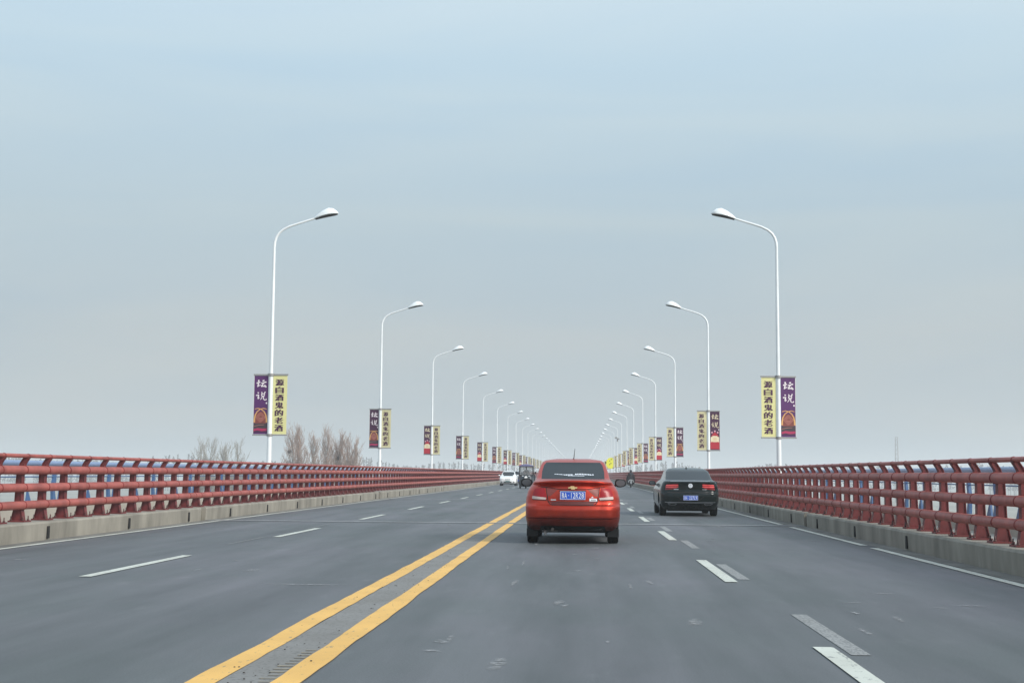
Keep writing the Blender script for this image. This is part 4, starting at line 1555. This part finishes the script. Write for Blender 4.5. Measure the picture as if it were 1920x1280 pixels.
for s in (-1, 1):
    mb.tube([(s * .24, -.50, .50), (s * .20, -.52, .66), (s * .10, -.55, .72)], .04, 8)
mb.tube([(-.10, -.55, .72), (.10, -.55, .72)], .04, 8)
mb.build('rear_cowl', M_pale, sct)
for s in (-1, 1):
    mb = MB(); mb.tube([(s * .40, .62, 1.16), (s * .40, .64, 1.16)], .06, 10); mb.tube([(s * .26, .58, 1.01), (s * .40, .63, 1.15)], .008, 6); mb.build('mirror', M_black, sct)

# three-wheeler coming the other way; it faces -y
tk = empty('three_wheeler', (-4.55, 112.0, 0))
tag(tk, 'dark blue-green cargo three-wheeler with an upright windscreen and one round headlamp', 'three-wheeler')
P_tk = mat('dark_teal_paint', (.014, .028, .040), .4, coat=.3, noise=.15, nscale=4)
P_tk2 = mat('blue_roof_canvas', (.14, .14, .27), .7, noise=.12, nscale=5)
mb = MB()
rings = []
for z, w_, yf_, yb_ in ((.16, .46, -.10, 1.0), (.28, .60, -.22, 1.15), (.45, .66, -.28, 1.2), (.62, .64, -.32, 1.25), (.80, .60, -.30, 1.25), (.95, .58, -.26, 1.25), (1.12, .60, -.22, 1.25)):
    r = .28
    ring = []
    for j in range(24):
        a = 2 * math.pi * j / 24 - math.pi / 2
        ca, sa = math.cos(a), math.sin(a)
        e_ = .55
        ring.append((math.copysign(abs(ca) ** e_, ca) * w_, (yf_ + yb_) / 2 + math.copysign(abs(sa) ** e_, sa) * (yb_ - yf_) / 2, z))
    rings.append(ring)
mb.loft(rings)
mb.build('body', P_tk, tk)
mb = MB()
for s in (-1, 1):
    mb.tube([(s * .58, -.20, 1.08), (s * .55, .02, 1.86)], .035, 8)
    mb.tube([(s * .58, 1.2, 1.08), (s * .55, 1.2, 1.86)], .03, 8)
mb.tube([(-.55, .02, 1.86), (.55, .02, 1.86)], .04, 8)
mb.tube([(-.58, -.19, 1.10), (.58, -.19, 1.10)], .03, 8)
mb.build('cab_frame', M_black, tk)
M_ws = mat('clear_windscreen', (.55, .57, .58), .05)
_b = M_ws.node_tree.nodes['Principled BSDF']
_b.inputs['Transmission Weight'].default_value = 0.85
_b.inputs['IOR'].default_value = 1.1
mb = MB()
mb.prism([(-.54, 0), (.54, 0), (.52, .72), (-.52, .72)], 0, .006, lambda u, v, t: (u, -.19 + v * .285 + t, 1.12 + v))
mb.build('windscreen', M_ws, tk)
mb = MB(); mb.loft([[(x, y, 1.88 + h * math.sin(math.pi * (x + .66) / 1.32)) for x in [-.66 + 1.32 * j / 12 for j in range(13)]] + [(.66, y, 1.86), (-.66, y, 1.86)] for y, h in ((-.12, .10), (0.1, .17), (1.3, .17))])
mb.build('roof', P_tk2, tk)
mb = MB(); mb.tube([(0, -.33, .93), (0, -.24, .93)], .125, 18, 0); h_ = mb.build('headlight', mat('headlamp_white', (.85, .86, .85), .15), tk)
mb = MB(); mb.tube([(0, -.31, .93), (0, -.22, .93)], .16, 18, 0); mb.build('headlight_rim', M_black, h_)
for s in (-1, 1):
    mb = MB(); mb.box((s * .26, -.28, 1.06), (.13, .05, .05)); mb.build('indicator', M_platew, tk)
    mb = MB(); mb.tube([(s * .60, -.2, 1.25), (s * .74, -.22, 1.30)], .012, 6); mb.box((s * .78, -.22, 1.33), (.12, .03, .18)); mb.build('mirror', M_black, tk)
mb = MB(); mb.loft([[(.30 * math.cos(2 * math.pi * j / 14), y, .50 + h * math.sin(2 * math.pi * j / 14)) for j in range(14)] for y, h in ((-.62, .10), (-.50, .24), (-.2, .28))]); mb.build('front_mudguard', mat('grey_mudguard', (.06, .075, .09), .45), tk)
thin_wheel(tk, -.36, .26, .12)
for s in (-1, 1):
    thin_wheel(tk, 1.9, .28, .14, s * .58)
mb = MB()
mb.box((0, 2.1, .62), (1.36, 1.7, .12)); mb.box((0, 1.27, .92), (1.36, .05, .5)); mb.box((0, 2.94, .92), (1.36, .05, .5)); mb.box((-.67, 2.1, .92), (.05, 1.7, .5)); mb.box((.67, 2.1, .92), (.05, 1.7, .5))
mb.build('cargo_bed', P_tk, tk)
mb = MB(); mb.tube([(0, -.30, .8), (0, .12, 1.14)], .02, 6); mb.tube([(-.30, .20, 1.17), (0, .12, 1.14), (.30, .20, 1.17)], .015, 8); mb.build('handlebar', M_black, tk)
mb = MB(); mb.box((0, .75, 1.14), (.9, .45, .10)); mb.build('seat', M_black, tk)
ch = [[(0, .75, 1.20, .13), (0, .74, 1.34, .14), (0, .72, 1.48, .14), (0, .71, 1.56, .055), (0, .70, 1.63, .075), (0, .69, 1.71, .088), (0, .69, 1.78, .05)]]
for s in (-1, 1):
    ch.append([(0, .72, 1.48, .14), (s * .18, .70, 1.48, .07), (s * .26, .50, 1.30, .05), (s * .25, .26, 1.19, .035)])
    ch += hand(s * .25, .26, 1.19, s, -1)
    ch.append([(0, .75, 1.20, .13), (s * .10, .66, 1.20, .10), (s * .17, .36, 1.16, .07), (s * .17, .30, .86, .05)])
dr = figure('person', ch, None, [mat('grey_coat', (.10, .09, .09), .8)])
dr.location = (-4.55, 112.0, 0)
tag(dr, 'driver in a grey coat sitting behind the windscreen of the three-wheeler', 'person')
mb = MB()
mb.loft([[(.082 * math.cos(a_) * math.cos(2 * math.pi * j / 12), .675 + .082 * math.cos(a_) * math.sin(2 * math.pi * j / 12), 1.70 + .105 * math.sin(a_)) for j in range(12)] for a_ in [math.pi * (k / 8 - .5) for k in range(9)]])
mb.tube([(0, .60, 1.70), (0, .578, 1.685)], .014, 6)
for s in (-1, 1):
    mb.box((s * .032, .602, 1.715), (.022, .008, .010), 1)
    mb.tube([(s * .084, .68, 1.70), (s * .090, .69, 1.70)], .022, 6)
mb.box((0, .598, 1.655), (.040, .008, .010), 1)
mb.build('face', [M_skin, M_black], dr)
mb = MB(); mb.loft([[(.090 * math.cos(a_) * math.cos(2 * math.pi * j / 12), .70 + .09 * math.cos(a_) * math.sin(2 * math.pi * j / 12), 1.735 + .085 * math.sin(a_)) for j in range(12)] for a_ in [math.pi * .5 * k / 5 for k in range(6)]]); mb.build('hair', M_black, dr)

# ------------------------------------------------------------------ bare trees beyond the bridge
M_bark = mat('grey_brown_bark', (.20, .165, .14), .9)
M_twig = mat('bare_twigs', (.31, .215, .17), .9)
M_bark2 = mat('pale_bark', (.26, .23, .19), .9)
def bare_tree(name, x, y, H, spread, seed, label, group, tm=M_twig, bm_=M_bark, dens=1.0):
    rnd = random.Random(seed)
    root = empty(name, (x, y, -14.0))
    tr = MB()
    pts = []
    px = py = 0
    for i in range(9):
        t = i / 8
        pts.append((px, py, H * .93 * t))
        px += rnd.uniform(-.25, .25); py += rnd.uniform(-.25, .25)
    tr.tube(pts, [.30 * (1 - .9 * i / 8) + .02 for i in range(9)], 7)
    cr_ = MB()
    def at_(t):
        k = t * 8
        i = min(7, int(k))
        a, b = Vector(pts[i]), Vector(pts[i + 1])
        return a + (b - a) * (k - i)
    def limb(p, d, l, r, depth):
        n = 4 if depth == 0 else 3
        q = [p]
        dd = d.copy()
        for i in range(n):
            dd = (dd + Vector((rnd.uniform(-.16, .16), rnd.uniform(-.16, .16), .16 if depth < 2 else .08))).normalized()
            q.append(q[-1] + dd * l / n)
        (tr if depth == 0 else cr_).tube(q, [r * (1 - .85 * i / n) + .012 for i in range(n + 1)], 5 if depth == 0 else 3, cap=False)
        if depth < 2:
            cnt = int((7 if depth == 0 else 6) * dens)
            for j in range(cnt):
                t = .15 + .85 * (j + rnd.random()) / cnt
                i = min(n - 1, int(t * n))
                pp = q[i] + (q[i + 1] - q[i]) * (t * n - i)
                an = rnd.uniform(0, 6.28)
                side = Vector((math.cos(an), math.sin(an), 0))
                nd = (dd * 1.0 + side * rnd.uniform(.35, .75) + Vector((0, 0, .25))).normalized()
                limb(pp, nd, l * rnd.uniform(.35, .55), r * .38, depth + 1)
    nb = int(44 * dens)
    for j in range(nb):
        t = .16 + .80 * (j + rnd.random() * .8) / nb
        an = rnd.uniform(0, 6.28)
        side = Vector((math.cos(an), math.sin(an), 0))
        up = rnd.uniform(.9, 2.1)
        l = (1 - t * .66) * H * .30 * rnd.uniform(.75, 1.25)
        limb(at_(t), (side * spread + Vector((0, 0, up))).normalized(), l, .10 * (1.15 - t), 0)
    tr.build('trunk', bm_, root)
    cr_.build('crown', tm, root)
    tag(root, label, 'tree', group)
    return root
def px2x(px, Z):
    return (px - 1090) * Z / F_PX
GB = 'bare trees left of the bridge'
for i, (px, top, Z, sp, lab, dn) in enumerate([
        (548, 806, 250, 1.1, 'tall bare tree just right of the nearest left banner, small nest in its crown', 1.0),
        (566, 800, 258, .8, 'tallest bare poplar, second tree right of the nearest left banner', 1.1),
        (588, 812, 246, .7, 'slender bare poplar in the middle of the left clump', 1.0),
        (607, 806, 262, .6, 'pointed brown bare poplar, last one before the gap in the clump', 1.1),
        (632, 810, 250, .8, 'broad bare poplar with a dark round nest, right of the gap', 1.2),
        (648, 818, 268, .8, 'bare poplar close behind the nest tree on its right', 1.0),
        (664, 824, 250, .7, 'lowest bare tree at the right end of the clump', 1.0)]):
    H = (882.5 - top) * Z / F_PX + 1.26 + 14
    bare_tree('bare_tree', px2x(px, Z), Z, H, sp, 30 + i, lab, GB, dens=dn)
for i, (px, top, Z, sp, lab) in enumerate([
        (372, 822, 330, .8, 'pale bare tree at the left end of the far left clump'),
        (391, 815, 335, .8, 'tallest pale bare tree of the far left clump'),
        (412, 830, 325, 1.0, 'squat pale bare tree in the middle of the far left clump'),
        (426, 828, 335, 1.0, 'pale bare tree right of the squat one in the far left clump'),
        (441, 824, 325, .8, 'pale bare tree at the right end of the far left clump')]):
    H = (881.5 - top) * Z / F_PX + 1.26 + 14
    bare_tree('bare_tree', px2x(px, Z), Z, H, sp, 60 + i, lab, GB, tm=mat('pale_twigs', (.27, .24, .20), .9), bm_=M_bark2, dens=.85)
def nest(px, py, Z, r, lab):
    mb = MB()
    rnd = random.Random(px)
    z = CAM_H + (882.5 - py) * Z / F_PX
    c = Vector((px2x(px, Z), Z, z))
    for k in range(260):
        a = Vector((rnd.gauss(0, 1), rnd.gauss(0, 1), rnd.gauss(0, .8))).normalized() * r * rnd.uniform(.1, 1)
        b = Vector((rnd.gauss(0, 1), rnd.gauss(0, 1), rnd.gauss(0, .5))).normalized() * r * .8
        mb.tube([c + a - b * .5, c + a + b * .5], .05, 4)
    tag(mb.build('bird_nest', mat('nest_sticks', (.025, .02, .018), .95)), lab, 'nest', 'nests in the bare trees')
nest(541, 845, 250, .34, 'small dark stick nest in the leftmost tree of the clump')
nest(634, 857, 250, .42, 'larger dark round stick nest in the tree right of the gap')

# far woods and river bank, reading as one mass
def far_wood(name, x0, x1, Z0, Z1, hmin, hmax, seed, label, colr):
    rnd = random.Random(seed)
    mb = MB()
    n = int(abs(x1 - x0) / 1.5)
    for i in range(n):
        t = i / n
        x = x0 + (x1 - x0) * t + rnd.uniform(-2, 2)
        y = Z0 + (Z1 - Z0) * t + rnd.uniform(-18, 18)
        h = hmin + (hmax - hmin) * (.5 + .5 * math.sin(t * 37 + seed) * math.sin(t * 11)) * rnd.uniform(.75, 1.1)
        wv = rnd.uniform(1.6, 3.2)
        mb.tube([(x, y, -14), (x, y, -14 + h * .7)], [.2, .05], 4)
        for k in range(46):
            zz = -14 + h * rnd.uniform(.25, 1)
            a = rnd.uniform(0, 6.28)
            r = wv * rnd.uniform(.1, 1) * (1.25 - (zz + 14) / h)
            p = Vector((x + r * math.cos(a), y + r * math.sin(a), zz))
            q = Vector((rnd.uniform(-.9, .9), rnd.uniform(-.5, .5), rnd.uniform(.6, 2.0)))
            side = Vector((rnd.uniform(.2, .7), rnd.uniform(-.3, .3), 0))
            mb.add([p - side, p + side, p + q], [(0, 1, 2)])
    tag(mb.build(name, mat(name + '_twigs', colr, .95)), label, 'woodland', kind='stuff')
far_wood('distant_woods', -520, -30, 900, 1150, 19, 27, 1, 'hazy line of bare woods on the left horizon', (.13, .12, .115))
far_wood('distant_woods', 30, 560, 1150, 850, 18, 26, 5, 'hazy line of bare woods on the right horizon', (.13, .125, .12))
far_wood('river_scrub', -150, -85, 560, 420, 14, 18, 9, 'faint scrubby trees left of the bridge beyond the poplars', (.16, .14, .13))
# lattice mast on the right horizon
mt = empty('lattice_mast', (px2x(1672, 800), 800, -14))
tag(mt, 'faint slender lattice mast standing on the right horizon above the red railing', 'mast')
mb = MB()
Hm = 38.5
def leg_at(sx, sy, z):
    w_ = 1.15 - .55 * z / Hm
    return (sx * w_, sy * w_, z)
for sx in (-1, 1):
    for sy in (-1, 1):
        mb.tube([leg_at(sx, sy, 0), leg_at(sx, sy, Hm)], .16, 5)
mb.build('legs', M_steel, mt)
mb = MB()
for k in range(14):
    z0, z1 = Hm * k / 14, Hm * (k + 1) / 14
    for (a, b) in (((-1, -1), (1, -1)), ((1, -1), (1, 1)), ((1, 1), (-1, 1)), ((-1, 1), (-1, -1))):
        mb.tube([leg_at(*a, z0), leg_at(*b, z1)], .05, 4)
        mb.tube([leg_at(*a, z1), leg_at(*b, z1)], .05, 4)
mb.build('bracing', M_steel, mt)

# ------------------------------------------------------------------ haze
hz = MB()
hz.box((0, 2760, 10), (5900, 6140, 50))
ho = hz.build('haze', [])
mh = bpy.data.materials.new('haze_air')
mh.use_nodes = True
t = mh.node_tree
for n in list(t.nodes):
    t.nodes.remove(n)
mo = t.nodes.new('ShaderNodeOutputMaterial')
pv = t.nodes.new('ShaderNodeVolumePrincipled')
pv.inputs['Color'].default_value = (0.95, 0.97, 0.98, 1)
pv.inputs['Density'].default_value = 0.0007
pv.inputs['Anisotropy'].default_value = 0.2
t.links.new(pv.outputs[0], mo.inputs['Volume'])
ho.data.materials.append(mh)
tag(ho, 'pale grey haze hanging over river and bridge', 'haze', kind='stuff')
